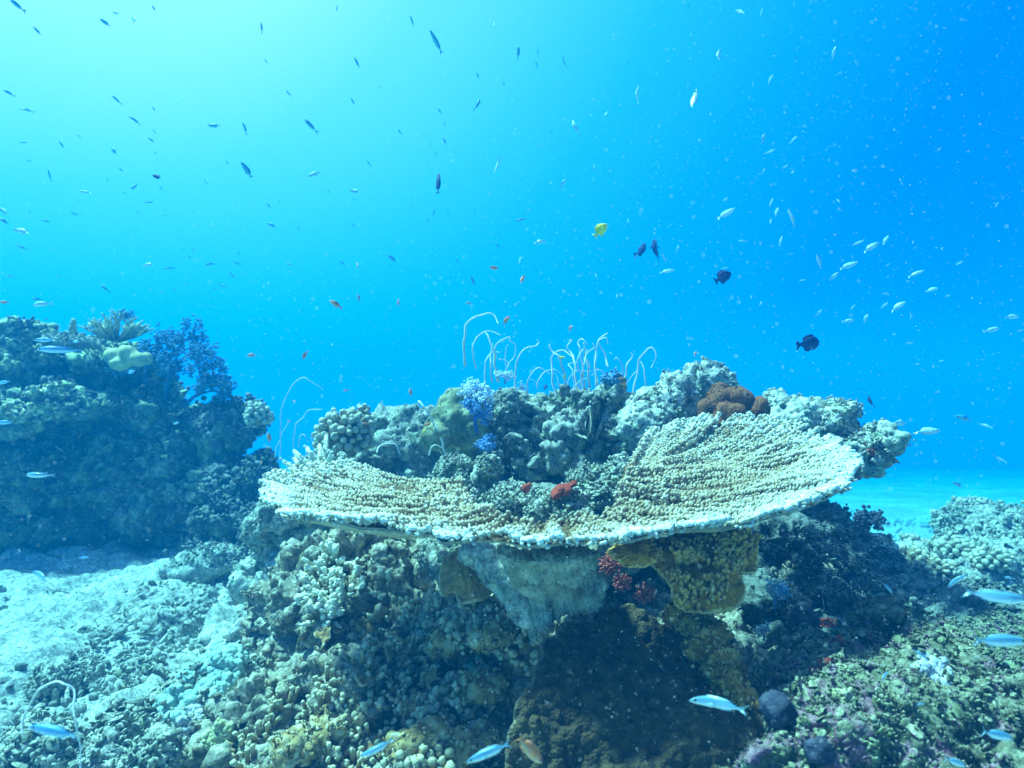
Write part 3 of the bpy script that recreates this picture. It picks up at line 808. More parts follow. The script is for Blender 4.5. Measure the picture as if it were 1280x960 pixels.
# staghorn on top of the big outcrop
def staghorn(name, c, rad, hgt, n, r, mat, label, cat='coral'):
    sp = Soup(); c = np.array(c[:])
    for k in range(n):
        a = random.random() * 6.283; f = math.sqrt(random.random())
        d = np.array([math.cos(a) * f * rad, math.sin(a) * f * rad * .8, hgt * (1.0 - 0.55 * f)])
        m = c + d * .5 + np.array([0, 0, -0.05 * hgt]); e = c + d * random.uniform(.85, 1.1)
        sp.tube([c + d * .05, m, e], [r * 1.1, r, r * .65], 6, 0.0, 0.9); sp.blob(e, r * .7, 1, 1)
        for j in range(5):
            f2 = random.uniform(.35, .95); o2 = c + d * f2
            d2 = d / np.linalg.norm(d) + np.array([random.gauss(0, .6), random.gauss(0, .6), abs(random.gauss(.5, .4))]); d2 /= np.linalg.norm(d2)
            l2 = rad * random.uniform(.14, .26)
            sp.tube([o2, o2 + d2 * l2], [r * .8, r * .5], 5, 0.35, 1.0); sp.blob(o2 + d2 * l2, r * .55, 1, 1)
    return tag(link(name, sp.mesh(name), mat, origin=Vector(c)), label, cat)
staghorn('staghorn_coral', P(146, 428, LEFTY), .20, .17, 40, .0070, M['stag_grn'], 'bushy olive staghorn coral crowning the big left outcrop')
# dark thin tabular coral left of it
sp = Soup()
for k in range(90):
    x = random.uniform(52, 125); f = random.random()
    b = np.array(P(x, 419 + 9 * f + (x - 60) * .06, LEFTY - .28 + .35 * (1 - f))[:])
    sp.tube([b - np.array([0, 0, .03]), b, b + np.array([random.gauss(0, .01), random.gauss(0, .01), .022])], [.012, .010, .005], 5, .1, .8)
tag(link('plate_coral', sp.mesh('plate_coral'), M['knob']), 'flat dark shelf of stubby coral between the mossy crest and the staghorn coral', 'coral')
tag(blob_mesh('tube_sponge', [(91, 411, 3.7, .022, .022, .03), (92, 404, 3.7, .017, .017, .03)], .006, M['lobed_tan'], None, .003, 30), 'small pale upright sponge between two corals on the outcrop crest', 'sponge')
tag(blob_mesh('lobed_coral', [(142, 445, 3.55, .05, .05, .045), (160, 442, 3.5, .05, .05, .05), (172, 449, 3.5, .045, .05, .04), (150, 455, 3.48, .05, .05, .035), (184, 448, 3.55, .03, .04, .035), (133, 440, 3.6, .03, .04, .03)], .009, M['lobed_tan'], None, .012, 14, seed=11),
    'pale yellowish lobed coral just below the bushy staghorn coral', 'coral')
# knobby corals
def knob_dome(name, c, rx, rz, n, r, mat, label, cat='coral', ry=None, att=(.1, .9)):
    sp = Soup(); c = np.array(c[:]); ry = ry or rx
    sp.blob(c, (rx * .86, ry * .86, rz * .86), 3, 0.0)
    ga = math.pi * (3 - math.sqrt(5))
    for k in range(n):
        z = 1 - 1.55 * (k + .5) / n; q = math.sqrt(max(0, 1 - z * z)); a = k * ga
        d = np.array([q * math.cos(a), q * math.sin(a), z]) + np.random.default_rng(k).normal(0, .06, 3)
        e = c + d * np.array([rx, ry, rz]) * random.uniform(.95, 1.08)
        b = c + d * np.array([rx, ry, rz]) * .7
        rr = r * random.uniform(.8, 1.2)
        sp.tube([b, (b + e) / 2, e], [rr * .8, rr * .9, rr], 6, att[0], .7, cap=False); sp.add(ico(2)[0] * rr * 1.1 * (.55 + .9 * vnoise(ico(2)[0] * 1.7 + k * 3.1, 3))[:, None] + e, ico(2)[1], att[1])
    return tag(link(name, sp.mesh(name), mat, origin=Vector(c) - Vector((0, 0, rz))), label, cat)
knob_dome('knob_coral', P(322, 520, 3.45), .062, .062, 44, .013, M['knob'], 'round knobby coral on the crest of the smaller left outcrop')
knob_dome('knob_coral', P(430, 546, 2.35), .095, .088, 120, .0105, M['knob'], 'grey tan knobby coral dome behind the left wing of the table coral')
knob_dome('knob_coral', P(452, 525, 2.45), .04, .05, 24, .009, M['knob'], 'small knobby coral perched just behind the larger grey tan dome')
tag(blob_mesh('lobed_coral', [(570, 510, 2.15, .055, .06, .06), (560, 530, 2.1, .06, .06, .06), (585, 535, 2.12, .06, .06, .07), (545, 545, 2.05, .045, .06, .04), (590, 505, 2.2, .035, .05, .04), (575, 555, 2.15, .06, .05, .05)], .006, M['lobed'], None, .008, 22, seed=21,
    ridges=lambda c: 0.010 * (1 - np.clip(worley(c * 34, 5)[0] * 1.2, 0, 1) ** 2)), 'smooth olive green lobed coral mound to the left of the blue soft coral', 'coral')
tag(blob_mesh('lobed_coral', [(905, 502, 1.98, .05, .05, .05), (925, 500, 1.95, .035, .04, .03), (888, 510, 1.97, .03, .04, .035), (945, 515, 1.93, .032, .04, .04), (918, 520, 1.93, .05, .04, .035), (900, 525, 1.93, .03, .03, .02)], .005, M['brown_red'], None, .009, 26, seed=22,
    ridges=lambda c: 0.014 * (1 - np.clip(worley(c * 28, 6)[0] * 1.2, 0, 1) ** 2)), 'reddish brown lumpy coral sitting between the pitted boulder and the right wing', 'coral')
tag(blob_mesh('red_sponge', [(706, 612, 1.56, .022, .024, .012), (694, 618, 1.55, .014, .02, .011), (716, 606, 1.57, .012, .015, .010)], .003, M['red'], None, .012, 55, seed=23), 'bright brick red sponge patch in the middle of the table coral opening', 'sponge')
tag(blob_mesh('red_sponge', [(657, 610, 1.66, .012, .015, .012), (662, 606, 1.66, .008, .01, .008)], .003, M['red'], None, .004, 50, seed=24), 'small dull red sponge spot left of the brick red patch', 'sponge')
tag(blob_mesh('red_sponge', [(788, 590, 1.62, .015, .02, .022), (783, 600, 1.62, .014, .015, .015)], .004, M['brown_red'], None, .005, 40, seed=25), 'dark red sponge tucked behind the inner branches of the right wing', 'sponge')
tag(blob_mesh('red_sponge', [(1085, 564, 2.08, .018, .02, .016)], .004, M['red'], None, .006, 40, seed=26), 'reddish crust near the jutting tip of the pale ledge', 'sponge')
# cream staghorn behind the left wing
sp = Soup()
for (x, y, dx, dy) in [(400, 592, -40, -35), (400, 592, -20, -40), (402, 590, -3, -42), (405, 590, 12, -30), (410, 588, 25, -25), (415, 590, 30, -18), (395, 592, -50, -18), (385, 590, -30, -8), (398, 590, -12, -30), (420, 588, 15, -14), (380, 586, -14, -16), (405, 586, 4, -52)]:
    b = np.array(P(x, y, 2.02)[:]); e = np.array(P(x + dx * .8, y + dy * .8, 2.02 + random.uniform(-.1, .1))[:])
    sp.tube([b, (b + e) / 2 + np.array([0, 0, -.006]), e], [.011, .010, .006], 7, 0.1, 1); sp.blob(e, .0065, 1, 1)
    for j in range(12):
        f = random.uniform(.25, 1); c = b + (e - b) * f + np.random.default_rng(j + x).normal(0, .007, 3); sp.blob(c, .0045, 1, .5 + f * .4)
tag(link('staghorn_coral', sp.mesh('staghorn_coral'), M['stag'], origin=P(400, 598, 2.02)), 'cream finger branched staghorn coral rising behind the left wing', 'coral')

# ---- soft corals
def soft_tree(name, base, d, L, mat, label, levels=4, r=.008, tuft=.004, tn=4, spread=.75, cat='soft coral', nb=3, squash=1):
    sp = Soup()
    def grow(p, d, l, r, lev):
        e = p + d * l
        sp.tube([p, p + d * l * .5 + np.random.default_rng(lev).normal(0, l * .04, 3), e], [r, r * .85, r * .7], 5, 0.15 + .2 * (levels - lev), 0.3 + .2 * (levels - lev))
        if lev == 0:
            for _ in range(tn):
                sp.blob(e + np.array([random.gauss(0, 1), random.gauss(0, 1), random.gauss(0, 1)]) * tuft * 1.3, tuft * random.uniform(.5, 1.1), 1, random.uniform(.6, 1))
            return
        for _ in range(nb + (lev == levels)):
            dd = d + np.array([random.gauss(0, spread), random.gauss(0, spread) * squash, random.gauss(0, spread * .8)]); dd /= np.linalg.norm(dd)
            grow(p + d * l * random.uniform(.45, 1), dd, l * random.uniform(.5, .75), r * .62, lev - 1)
    grow(np.array(base[:]), np.array(Vector(d).normalized()[:]), L, r, levels)
    return tag(link(name, sp.mesh(name), mat, origin=Vector(base)), label, cat)
soft_tree('soft_coral', P(600, 512, 2.05), (-.30, -.1, 1), .058, M['soft_pale'], 'pale frosted upper stand of the blue soft coral below the tall whips', 4, .007, .0042, 4)
soft_tree('soft_coral', P(596, 540, 2.0), (-.1, -.2, .8), .05, M['soft_blue'], 'vivid blue soft coral clinging between the green mound and dark pinnacle', 4, .006, .004, 4)
soft_tree('soft_coral', P(604, 556, 2.0), (.1, -.3, .1), .035, M['soft_blue'], 'low vivid blue soft coral tuft hanging under the other blue one', 4, .005, .0038, 4)
soft_tree('soft_coral', P(631, 480, 2.2), (.0, -.1, 1), .03, M['soft_pale'], 'tiny frosty white soft coral on top of the dark pinnacle', 3, .004, .0035, 4)
soft_tree('soft_coral', P(647, 495, 2.3), (.2, -.1, .6), .022, M['soft_pale'], 'tiny frosty white tuft to the right of the dark pinnacle', 3, .003, .003, 3)
for (x, y, L, lab) in [(205, 500, .24, 'big dark blue soft coral bush growing out from the right side of the outcrop'), (228, 510, .17, 'dark blue soft coral reaching right toward open water'), (180, 480, .15, 'dark blue soft coral close under the pale lobed coral')]:
    soft_tree('soft_coral', P(x, y, 3.7), (.42, -.15, 1) if L > .2 else (.9, -.2, .7) if L > .16 else (.3, -.3, .8), L, M['soft_dark'], lab, 5, .012, .0075, 4, .75)
soft_tree('soft_coral', P(767, 486, 2.15), (0, -.1, 1), .028, M['soft_dark'], 'small round black soft coral tuft among the sea whips', 4, .006, .006, 4, .8)
soft_tree('soft_coral', P(155, 401, 3.8), (0, 0, 1), .035, M['soft_dark'], 'small dark feather star on top of the bushy staghorn coral', 3, .008, .008, 4, .9, cat='feather star')
for (x, y, Y, L, lab) in [(1083, 668, 2.6, .045, 'small dark bush coral standing alone on the pale sand'), (1010, 634, 2.35, .05, 'tan bushy coral at the head of the sand dusted spur')]:
    soft_tree('bush_coral', P(x, y, Y), (0, -.1, 1), L, M['dark_bush'] if x > 1050 else M['knob'], lab, 4, .009, .008, 3, .8, cat='coral')

# ---- sea whips
def whip(px_list, Y, r, label, group='sea whips standing behind the rock ridge', dy=0.0, sub=5):
    A = np.array([P(x, y, Y)[:] for x, y in px_list])
    A[:, 1] += np.cumsum(np.random.default_rng(int(px_list[0][0] * 7)).normal(0, .012, len(A))) + dy * np.linspace(0, 1, len(A))
    u = np.linspace(0, len(A) - 1.001, (len(A) - 1) * sub + 1)
    c = crom(A, u)
    rad = r * .82 * np.linspace(1.15, .55, len(c)) * (1 + .25 * (vnoise(c * 60, 4) - .5))
    c = c + (np.stack([vnoise(c * 30, 5), vnoise(c * 30, 6), vnoise(c * 30, 7)], 1) - .5) * .010
    sp = Soup(); sp.tube(c, rad, 8, 0.1, 0.9)
    o = link('sea_whip', sp.mesh('sea_whip'), M['whip'], origin=Vector(c[0]))
    return tag(o, label, 'sea whip', group)
def z3(l): return [(560 + x / 4.267, 360 + y / 4.267) for x, y in l]
def z2(l): return [(320 + x / 3.2, 360 + y / 3.2) for x, y in l]
WH = [
 ([(92, 420), (90, 260), (100, 200), (130, 170), (190, 137), (245, 150), (268, 190)], .0044, 'tallest and thickest sea whip, arched over at the left of the stand'),
 ([(148, 430), (135, 340), (145, 280), (190, 235), (240, 230), (280, 255)], .0030, 'slender arched sea whip just inside the tallest one'),
 ([(268, 500), (255, 420), (240, 320), (215, 260), (198, 235)], .0046, 'thick straight sea whip leaning left below the slender arch'),
 ([(262, 490), (250, 380), (250, 310), (290, 270), (330, 265), (330, 285), (358, 300), (362, 325), (340, 380), (312, 440)], .0028, 'sea whip that bends over and hangs back down in a long hook'),
 ([(200, 560), (198, 450), (200, 390), (225, 350), (270, 340)], .0034, 'sea whip curving right behind the thick leaning one'),
 ([(310, 470), (305, 380), (312, 310), (322, 300)], .0020, 'thin upright sea whip inside the hooked one'),
 ([(235, 500), (228, 420), (232, 360), (245, 300)], .0036, 'upright sea whip beside the thick leaning one'),
 ([(355, 560), (362, 430), (375, 365), (410, 325), (460, 315), (483, 295), (478, 272)], .0034, 'lone sea whip with an S bend and curled tip'),
 ([(418, 590), (425, 510), (440, 460), (470, 432), (500, 435), (540, 468)], .0027, 'low arched sea whip over the gap in the ridge'),
 ([(478, 545), (485, 490), (520, 445), (570, 435), (610, 460), (625, 500)], .0022, 'thin low arch crossing behind the second low arch'),
 ([(572, 590), (560, 480), (550, 380), (575, 340), (620, 335), (660, 370)], .0036, 'sea whip bent like a cane at the left of the dense cluster'),
 ([(640, 560), (610, 430), (590, 370), (550, 330), (540, 300)], .0042, 'thick sea whip leaning left out of the dense cluster'),
 ([(690, 540), (680, 400), (665, 350), (645, 310), (670, 270), (655, 268)], .0038, 'sea whip with a curled crook at its tip'),
 ([(735, 540), (720, 420), (705, 330), (692, 290), (715, 270), (740, 300)], .0034, 'sea whip hooked to the right beside the crook'),
 ([(760, 530), (745, 420), (730, 350), (712, 300)], .0044, 'thickest upright sea whip of the dense cluster'),
 ([(785, 530), (780, 420), (790, 340), (775, 300)], .0034, 'upright sea whip with a wavy top'),
 ([(805, 520), (785, 400), (800, 300), (820, 260), (855, 240)], .0030, 'highest sea whip of the dense cluster, tip bent right'),
 ([(862, 420), (850, 380), (830, 320), (812, 280), (845, 265), (860, 300)], .0034, 'sea whip rising out of the black tuft with a hooked tip'),
 ([(640, 570), (645, 480), (680, 445), (760, 440), (820, 445), (845, 510)], .0020, 'wide thin arch across the foot of the dense cluster'),
 ([(935, 510), (925, 420), (900, 370), (885, 385)], .0026, 'short hooked sea whip right of the black tuft'),
 ([(940, 500), (955, 410), (980, 370), (970, 350)], .0034, 'sea whip with a knobbed tip right of the short hooked one'),
 ([(985, 575), (1010, 450), (1025, 370), (1060, 325), (1090, 325), (1100, 370), (1070, 430)], .0034, 'big looped sea whip at the right end of the stand'),
 ([(1048, 540), (1040, 440), (1025, 400)], .0030, 'short straight sea whip under the big loop'),
 ([(945, 540), (975, 470), (1000, 450)], .0018, 'thin bent sea whip left of the big loop'),
 ([(600, 600), (590, 500), (560, 430)], .0016, 'thin sea whip inside the cane shaped one'),
 ([(655, 570), (700, 500), (742, 482)], .0016, 'thin sea whip bending right at the foot of the dense cluster'),
 ([(745, 440), (735, 370), (770, 320), (790, 310)], .0022, 'sea whip branching right near the top of the dense cluster'),
 ([(270, 380), (310, 390), (338, 428)], .0017, 'short thin whip drooping right from the left clump'),
 ([(440, 485), (470, 500), (478, 540)], .0015, 'tiny drooping whip below the low arch'),
 ([(705, 530), (712, 450), (745, 330)], .0028, 'straight sea whip leaning right in the dense cluster'),
 ([(725, 540), (700, 440), (690, 380), (720, 330)], .0026, 'crooked sea whip in the dense cluster'),
 ([(815, 520), (840, 470), (800, 430), (770, 470)], .0016, 'small looping whip at the right foot of the dense cluster'),
 ([(668, 545), (660, 440), (640, 400), (690, 390)], .0022, 'sea whip bent sharply right in the dense cluster'),
]
for i, (l, r, lab) in enumerate(WH):
    whip(z3(l), 2.22 + 0.03 * (i % 5), r, lab)
whip(z2([(775, 710), (735, 600), (700, 530), (670, 470), (645, 455), (655, 500)]), 1.98, .0040, 'grey sea whip leaning left in front of the olive green mound', 'sea whips near the left wing')
whip(z2([(488, 655), (500, 630), (530, 622), (560, 632), (578, 665)]), 2.0, .0030, 'low grey arch of sea whip on the hazy ridge behind the left wing', 'sea whips near the left wing')
whip(z2([(688, 670), (700, 635), (720, 625), (745, 640), (760, 670)]), 1.95, .0028, 'small low arch of sea whip at the foot of the olive mound', 'sea whips near the left wing')
for l, lab in [([(100, 690), (108, 560), (120, 470), (160, 385), (200, 360), (235, 378), (275, 410)], 'tall faint sea whip arching in the hazy gap between the reefs'), ([(145, 690), (155, 560), (190, 510), (210, 490), (260, 490)], 'faint sea whip bent right in the hazy gap'),
          ([(170, 640), (175, 595), (195, 590), (212, 620)], 'tiny faint hooked whip low in the hazy gap'), ([(225, 640), (228, 600), (245, 570), (285, 560)], 'faint short whip just left of the knobby dome'), ([(70, 680), (95, 600), (130, 530)], 'thin faint straight whip beside the smaller left outcrop')]:
    whip(z2(l), 3.2, .0030, lab, 'faint sea whips in the hazy gap')
whip([(28, 916), (22, 898), (28, 879), (47, 863), (81, 851), (97, 860), (109, 891), (117, 926), (121, 975)], 0.92, .0019, 'blurred white sea whip looping over at the lower left', 'sea whip close to the camera', sub=8)
# ================================================================== PLATES AND COLONIES ON THE SLOPE
def patch(name, pts, ctr, mat, label, thick=.012, disp=None, rings=46, na=260, edge=0.9, parent=None, cat='coral', rag=0.0, dome=0.0, seed=0, group=None):
    A = np.array([P(*p)[:] for p in pts]); n = len(A)
    u = np.linspace(0, n, na, endpoint=False)
    i = np.floor(u).astype(int); t = (u - i)[:, None]
    g = lambda k: A[k % n]
    p0, p1, p2, p3 = g(i - 1), g(i), g(i + 1), g(i + 2)
    B = 0.5 * (2 * p1 + (p2 - p0) * t + (2 * p0 - 5 * p1 + 4 * p2 - p3) * t ** 2 + (3 * p1 - p0 - 3 * p2 + p3) * t ** 3)
    C = np.array(P(*ctr)[:])
    if rag:
        w = 1 + rag * (fbm(B * 22, 4, seed) - .5) * 2
        B = C + (B - C) * w[:, None]
    rr = np.linspace(0.02, 1, rings)
    V = C + (B - C)[None] * rr[:, None, None]
    nrm = np.cross(B - C, np.roll(B, -1, 0) - C).sum(0); nrm /= np.linalg.norm(nrm)
    if np.dot(nrm, -C) < 0: nrm = -nrm
    RR = np.repeat(rr, na); AA = np.tile(np.arange(na) / na, rings)
    V = V.reshape(-1, 3)
    V = V + nrm * (dome * (1 - RR ** 2))[:, None]
    dd = (fbm(V * 14, 4, seed + 4) - .5) * .03
    if disp is not None: dd = dd + disp(V, RR, AA)
    F0 = V + nrm * dd[:, None]
    Bk = V - nrm * (thick * (1.0 - .6 * RR ** 4))[:, None] + nrm * dd[:, None]
    F0 = F0; n0 = len(F0)
    idx = np.arange(n0).reshape(rings, na)
    nx_ = np.roll(idx, -1, 1)
    q = np.stack([idx[:-1].ravel(), nx_[:-1].ravel(), nx_[1:].ravel(), idx[1:].ravel()], 1)
    rim = np.stack([idx[-1], nx_[-1], nx_[-1] + n0, idx[-1] + n0], 1)
    tipv = np.clip(0.25 + 0.3 * (fbm(V * 9, 3, seed + 8)) + (RR > edge) * .55 * (fbm(V * 30, 2, seed + 9) + .3), 0, 1)
    me = mesh_from(name, np.vstack([F0, Bk]), np.vstack([q, q[:, ::-1] + n0, rim]), {'tip': np.concatenate([tipv, tipv])})
    o = link(name, me, mat, parent)
    if parent is None: tag(o, label, cat, group)
    return o, F0, RR, nrm

ridge_f = lambda sc, am, sd: (lambda V, RR, AA: am * 1.6 * np.abs(np.sin(AA * sc + 4 * vnoise(V * 18, sd))) + .022 * (fbm(V * 26, 3, sd + 2) - .5) * smooth(.1, .5, RR) + 0.010 * (1 - np.clip(worley(V * 55, sd)[0] * 1.2, 0, 1) ** 2))
# great dim plate below the stalk
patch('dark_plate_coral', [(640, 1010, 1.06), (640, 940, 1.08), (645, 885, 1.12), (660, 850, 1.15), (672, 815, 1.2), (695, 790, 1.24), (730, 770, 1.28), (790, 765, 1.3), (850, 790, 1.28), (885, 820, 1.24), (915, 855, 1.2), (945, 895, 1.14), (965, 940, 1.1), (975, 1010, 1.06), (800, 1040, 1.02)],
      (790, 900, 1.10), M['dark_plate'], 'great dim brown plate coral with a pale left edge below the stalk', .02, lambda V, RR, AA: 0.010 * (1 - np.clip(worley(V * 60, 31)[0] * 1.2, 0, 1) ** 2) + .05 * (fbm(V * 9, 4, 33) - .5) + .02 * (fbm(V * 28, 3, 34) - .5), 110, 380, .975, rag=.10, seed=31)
# golden tiers
g1, F1, R1, N1 = patch('golden_plate_coral', [(760, 690, 1.33), (790, 678, 1.35), (835, 668, 1.37), (880, 660, 1.37), (925, 662, 1.36), (944, 680, 1.34), (944, 715, 1.31), (925, 722, 1.29), (931, 745, 1.27), (915, 765, 1.25), (880, 770, 1.24), (845, 758, 1.25), (835, 735, 1.28), (815, 712, 1.31), (790, 708, 1.32)],
      (875, 708, 1.31), M['gold'], 'golden brown ridged plate coral under the right half of the table coral', .014, ridge_f(190, .0035, 41), 50, 300, .95, rag=.05, seed=41, dome=.02)
sp = Soup()
for k in range(1100):
    i = random.randrange(len(F1)); p = F1[i]
    if R1[i] > .97 or vnoise((p * 26)[None], 5)[0] < .30 + .25 * (p[2] < -.35): continue
    d = N1 * random.uniform(.5, 1.2) + np.array([random.gauss(0, .35), random.gauss(0, .2), random.uniform(0, .8)]); d /= np.linalg.norm(d); l = random.uniform(.004, .018); w = random.uniform(.5, 1)
    sp.tube([p - d * .004, p + d * l * .6, p + d * l], [.0055 * w, .0052 * w, .0042 * w], 6, .3, .75); sp.blob(p + d * l, .0045 * w, 1, .8)
link('knobs', sp.mesh('knobs'), M['gold'], g1)
patch('golden_plate_coral', [(762, 692, 1.27), (780, 680, 1.28), (800, 676, 1.29), (818, 690, 1.29), (815, 706, 1.27), (795, 712, 1.25), (772, 706, 1.25)], (792, 694, 1.26), M['gold'], 'small golden plate coral right beside the top of the stalk', .01, ridge_f(60, .003, 43), 24, 140, .93, rag=.05, seed=43, dome=.012)
tag(blob_mesh('golden_knob_coral', [(866, 778, 1.29, .026, .03, .024), (886, 795, 1.27, .034, .03, .028), (880, 815, 1.25, .028, .03, .026), (898, 830, 1.23, .030, .03, .028), (908, 855, 1.20, .026, .03, .026), (925, 878, 1.18, .020, .03, .02), (845, 770, 1.30, .018, .02, .014)],
    .004, M['gold'], None, .012, 34, seed=45, ridges=lambda c: .014 * (1 - np.clip(worley(c * 62, 9)[0] * 1.2, 0, 1) ** 2)), 'knobbly golden coral running down below the ridged golden plate', 'coral')
# tan and crimson patches round the stalk
patch('tan_plate_coral', [(548, 722, 1.50), (556, 700, 1.53), (575, 688, 1.55), (598, 690, 1.55), (612, 712, 1.52), (616, 738, 1.48), (600, 752, 1.45), (575, 756, 1.44), (568, 740, 1.46), (552, 745, 1.46)], (584, 722, 1.46), M['tan_plate'], 'smooth tan crusting coral left of the stalk', .012, ridge_f(50, .001, 47), 30, 160, .96, rag=.05, seed=47, dome=.02)
def tuft(px, py, Y, L, mat, label, n=60, cat='soft coral'):
    sp = Soup(); c = np.array(P(px, py, Y)[:])
    for k in range(n):
        d = np.array([random.gauss(0, 1), random.gauss(-.4, .8), random.gauss(.2, .8)]); d /= np.linalg.norm(d)
        e = c + d * L * random.uniform(.5, 1); sp.tube([c, (c + e) / 2, e], [.003, .002, .0015], 5, 0, .8); sp.blob(e, .0022, 1, 1)
    return tag(link('soft_tuft', sp.mesh('soft_tuft'), mat, origin=Vector(c)), label, cat)
tuft(765, 705, 1.36, .03, M['pinkred'], 'crimson feathery tuft touching the right side of the stalk', 120)
tuft(778, 728, 1.34, .022, M['pinkred'], 'smaller crimson tuft below the first, right of the stalk', 80)
tuft(806, 742, 1.33, .024, M['pinkred'], 'reddish tuft with an ochre centre under the golden plate', 90)
tuft(835, 775, 1.30, .014, M['pinkred'], 'faint dark red tuft on the dim plate coral', 40)

bpy.context.view_layer.update()
dg = bpy.context.evaluated_depsgraph_get()
# finger corals crowding the slope
def at_rock(px, py):
    loc, nor, ob = ray(px, py)
    if ob is not None and (ob.name.startswith('reef_slope') or 'rock' in ob.name): return loc, nor
    return None, None
rs = random.Random(5)
spots = []
for _ in range(1500):
    px, py = rs.uniform(300, 660), rs.uniform(745, 965)
    if py < 745 + (px - 560) * .2 or px + (py - 745) * 1.2 < 520: continue
    if px > 610 and py > 830: continue
    if any((px - a) ** 2 + ((py - b) * 1.1) ** 2 < 21 ** 2 for a, b in spots): continue
    spots.append((px, py))
for (px, py) in spots:
    loc, nor = at_rock(px, py)
    if loc is None: continue
    h = vnoise(np.array([[px * .018, py * .018, 3.0]]), 5)[0]
    sc = loc.y / 1.5
    if rs.random() < .12: continue
    if h < .56:
        colony('finger_coral', loc, nor, rs.randint(6, 13), .026 * sc, .0052, M['finger'], 'tan finger coral colony in the crowd on the left face of the reef slope', group='finger corals crowding the slope', base_r=.022 * sc, up=.45, spread=1.1, branch=2)
    else:
        colony('knob_coral', loc, nor, rs.randint(9, 17), .014 * sc, rs.uniform(.0045, .0085), M['finger'], 'stubby knobbed tan coral between the finger corals of the slope', group='stubby corals between the finger corals', base_r=.030 * sc, up=.35, spread=1.2)
# larger lumpy tan heads among them
for q, (px, py, rr_) in enumerate([(560, 800, .034), (505, 852, .040), (428, 905, .036), (598, 862, .034), (378, 935, .040), (520, 932, .038), (462, 785, .028), (622, 792, .026), (345, 880, .030), (585, 930, .03)]):
    loc, nor = at_rock(px, py)
    if loc is None: continue
    c = (640 + loc.x / loc.y * F, 480 - loc.z / loc.y * F, loc.y)
    tag(blob_mesh('lumpy_coral', [(c[0], c[1], c[2], rr_, rr_, rr_ * .6), (c[0] + 14, c[1] - 7, c[2] + .01, rr_ * .7, rr_ * .7, rr_ * .6), (c[0] - 16, c[1] + 5, c[2], rr_ * .6, rr_ * .7, rr_ * .5)], .004, M['finger'], None, .016, 24, seed=60 + q,
        ridges=lambda c: .020 * (1 - np.clip(worley(c * 44, 9)[0] * 1.2, 0, 1) ** 2), val=lambda c: np.clip(.25 + 1.1 * (1 - worley(c * 44, 9)[0]) * vnoise(c * 30, 4) * 1.3, 0, 1)), 'lumpy tan coral head among the finger corals on the slope', 'coral', 'lumpy coral heads among the finger corals')
# thin tan plates between them
k = 0
for _ in range(200):
    px, py = rs.uniform(380, 640), rs.uniform(790, 960)
    loc, nor = at_rock(px, py)
    if loc is None or nor.z < .1: continue
    if px > 600 and py > 850: continue
    k += 1
    if k > 13: break
    a0 = rs.uniform(0, 6.28); c = loc + nor * .012
    t = nor.orthogonal().normalized(); b = nor.cross(t)
    pts = []
    rad = rs.uniform(.014, .026)
    for j in range(9):
        a = a0 + j * 6.283 / 9; rj = rad * rs.uniform(.5, 1.35)
        p = c + (t * math.cos(a) * rj + b * math.sin(a) * rj * .8) + nor * .006
        pts.append((640 + p.x / p.y * F, 480 - p.z / p.y * F, p.y))
    patch('tan_plate_coral', pts, (640 + c.x / c.y * F, 480 - c.z / c.y * F, c.y), M['tan_plate'], 'small thin tan crusting plate among the finger corals', .012, lambda V, RR, AA: .010 * (1 - np.clip(worley(V * 60, 3)[0] * 1.2, 0, 1) ** 2), 16, 60, .85, rag=.3, seed=k, group='small tan plates among the finger corals')
# cauliflower corals on the sunlit shoulder
for (px, py, n, s, lab) in [(412, 712, 26, 1.3, 'cream branching cauliflower coral on the top of the sunlit shoulder'), (400, 735, 26, 1.2, 'cream cauliflower coral in the middle of the shoulder'), (430, 735, 22, 1.1, 'cream cauliflower coral right of the middle one on the shoulder'), (405, 770, 18, .9, 'lowest cream cauliflower coral above the dark hollow'), (425, 755, 16, .9, 'small cream cauliflower coral just above the lowest one'),
                            (480, 735, 6, 1.0, 'lone upright pale finger coral right of the shoulder')]:
    loc, nor = at_rock(px, py)
    if loc is None: continue
    colony('cauliflower_coral', loc, nor, n, .034 * s, .0062, M['stag'], lab, base_r=.028 * s, up=.3, spread=1.3, branch=3)
for (px, py, n, r, mt, lab) in [(1190, 688, 30, .012, 'knob', 'brown knobby coral on the left foot of the rubble mound'), (1165, 712, 24, .012, 'knob', 'dim knobby coral in front of the rubble mound'), (1240, 700, 26, .012, 'knob', 'round tan knobby coral on the front of the rubble mound'), (1140, 700, 20, .012, 'knob', 'low dark knobby coral where the shelf meets the sand')]:
    loc, nor, ob = ray(px, py)
    if loc is None: continue
    knob_dome('knob_coral', loc, .085 * loc.y / 3, .05 * loc.y / 3, n * 2, r * loc.y / 3, M[mt], lab)
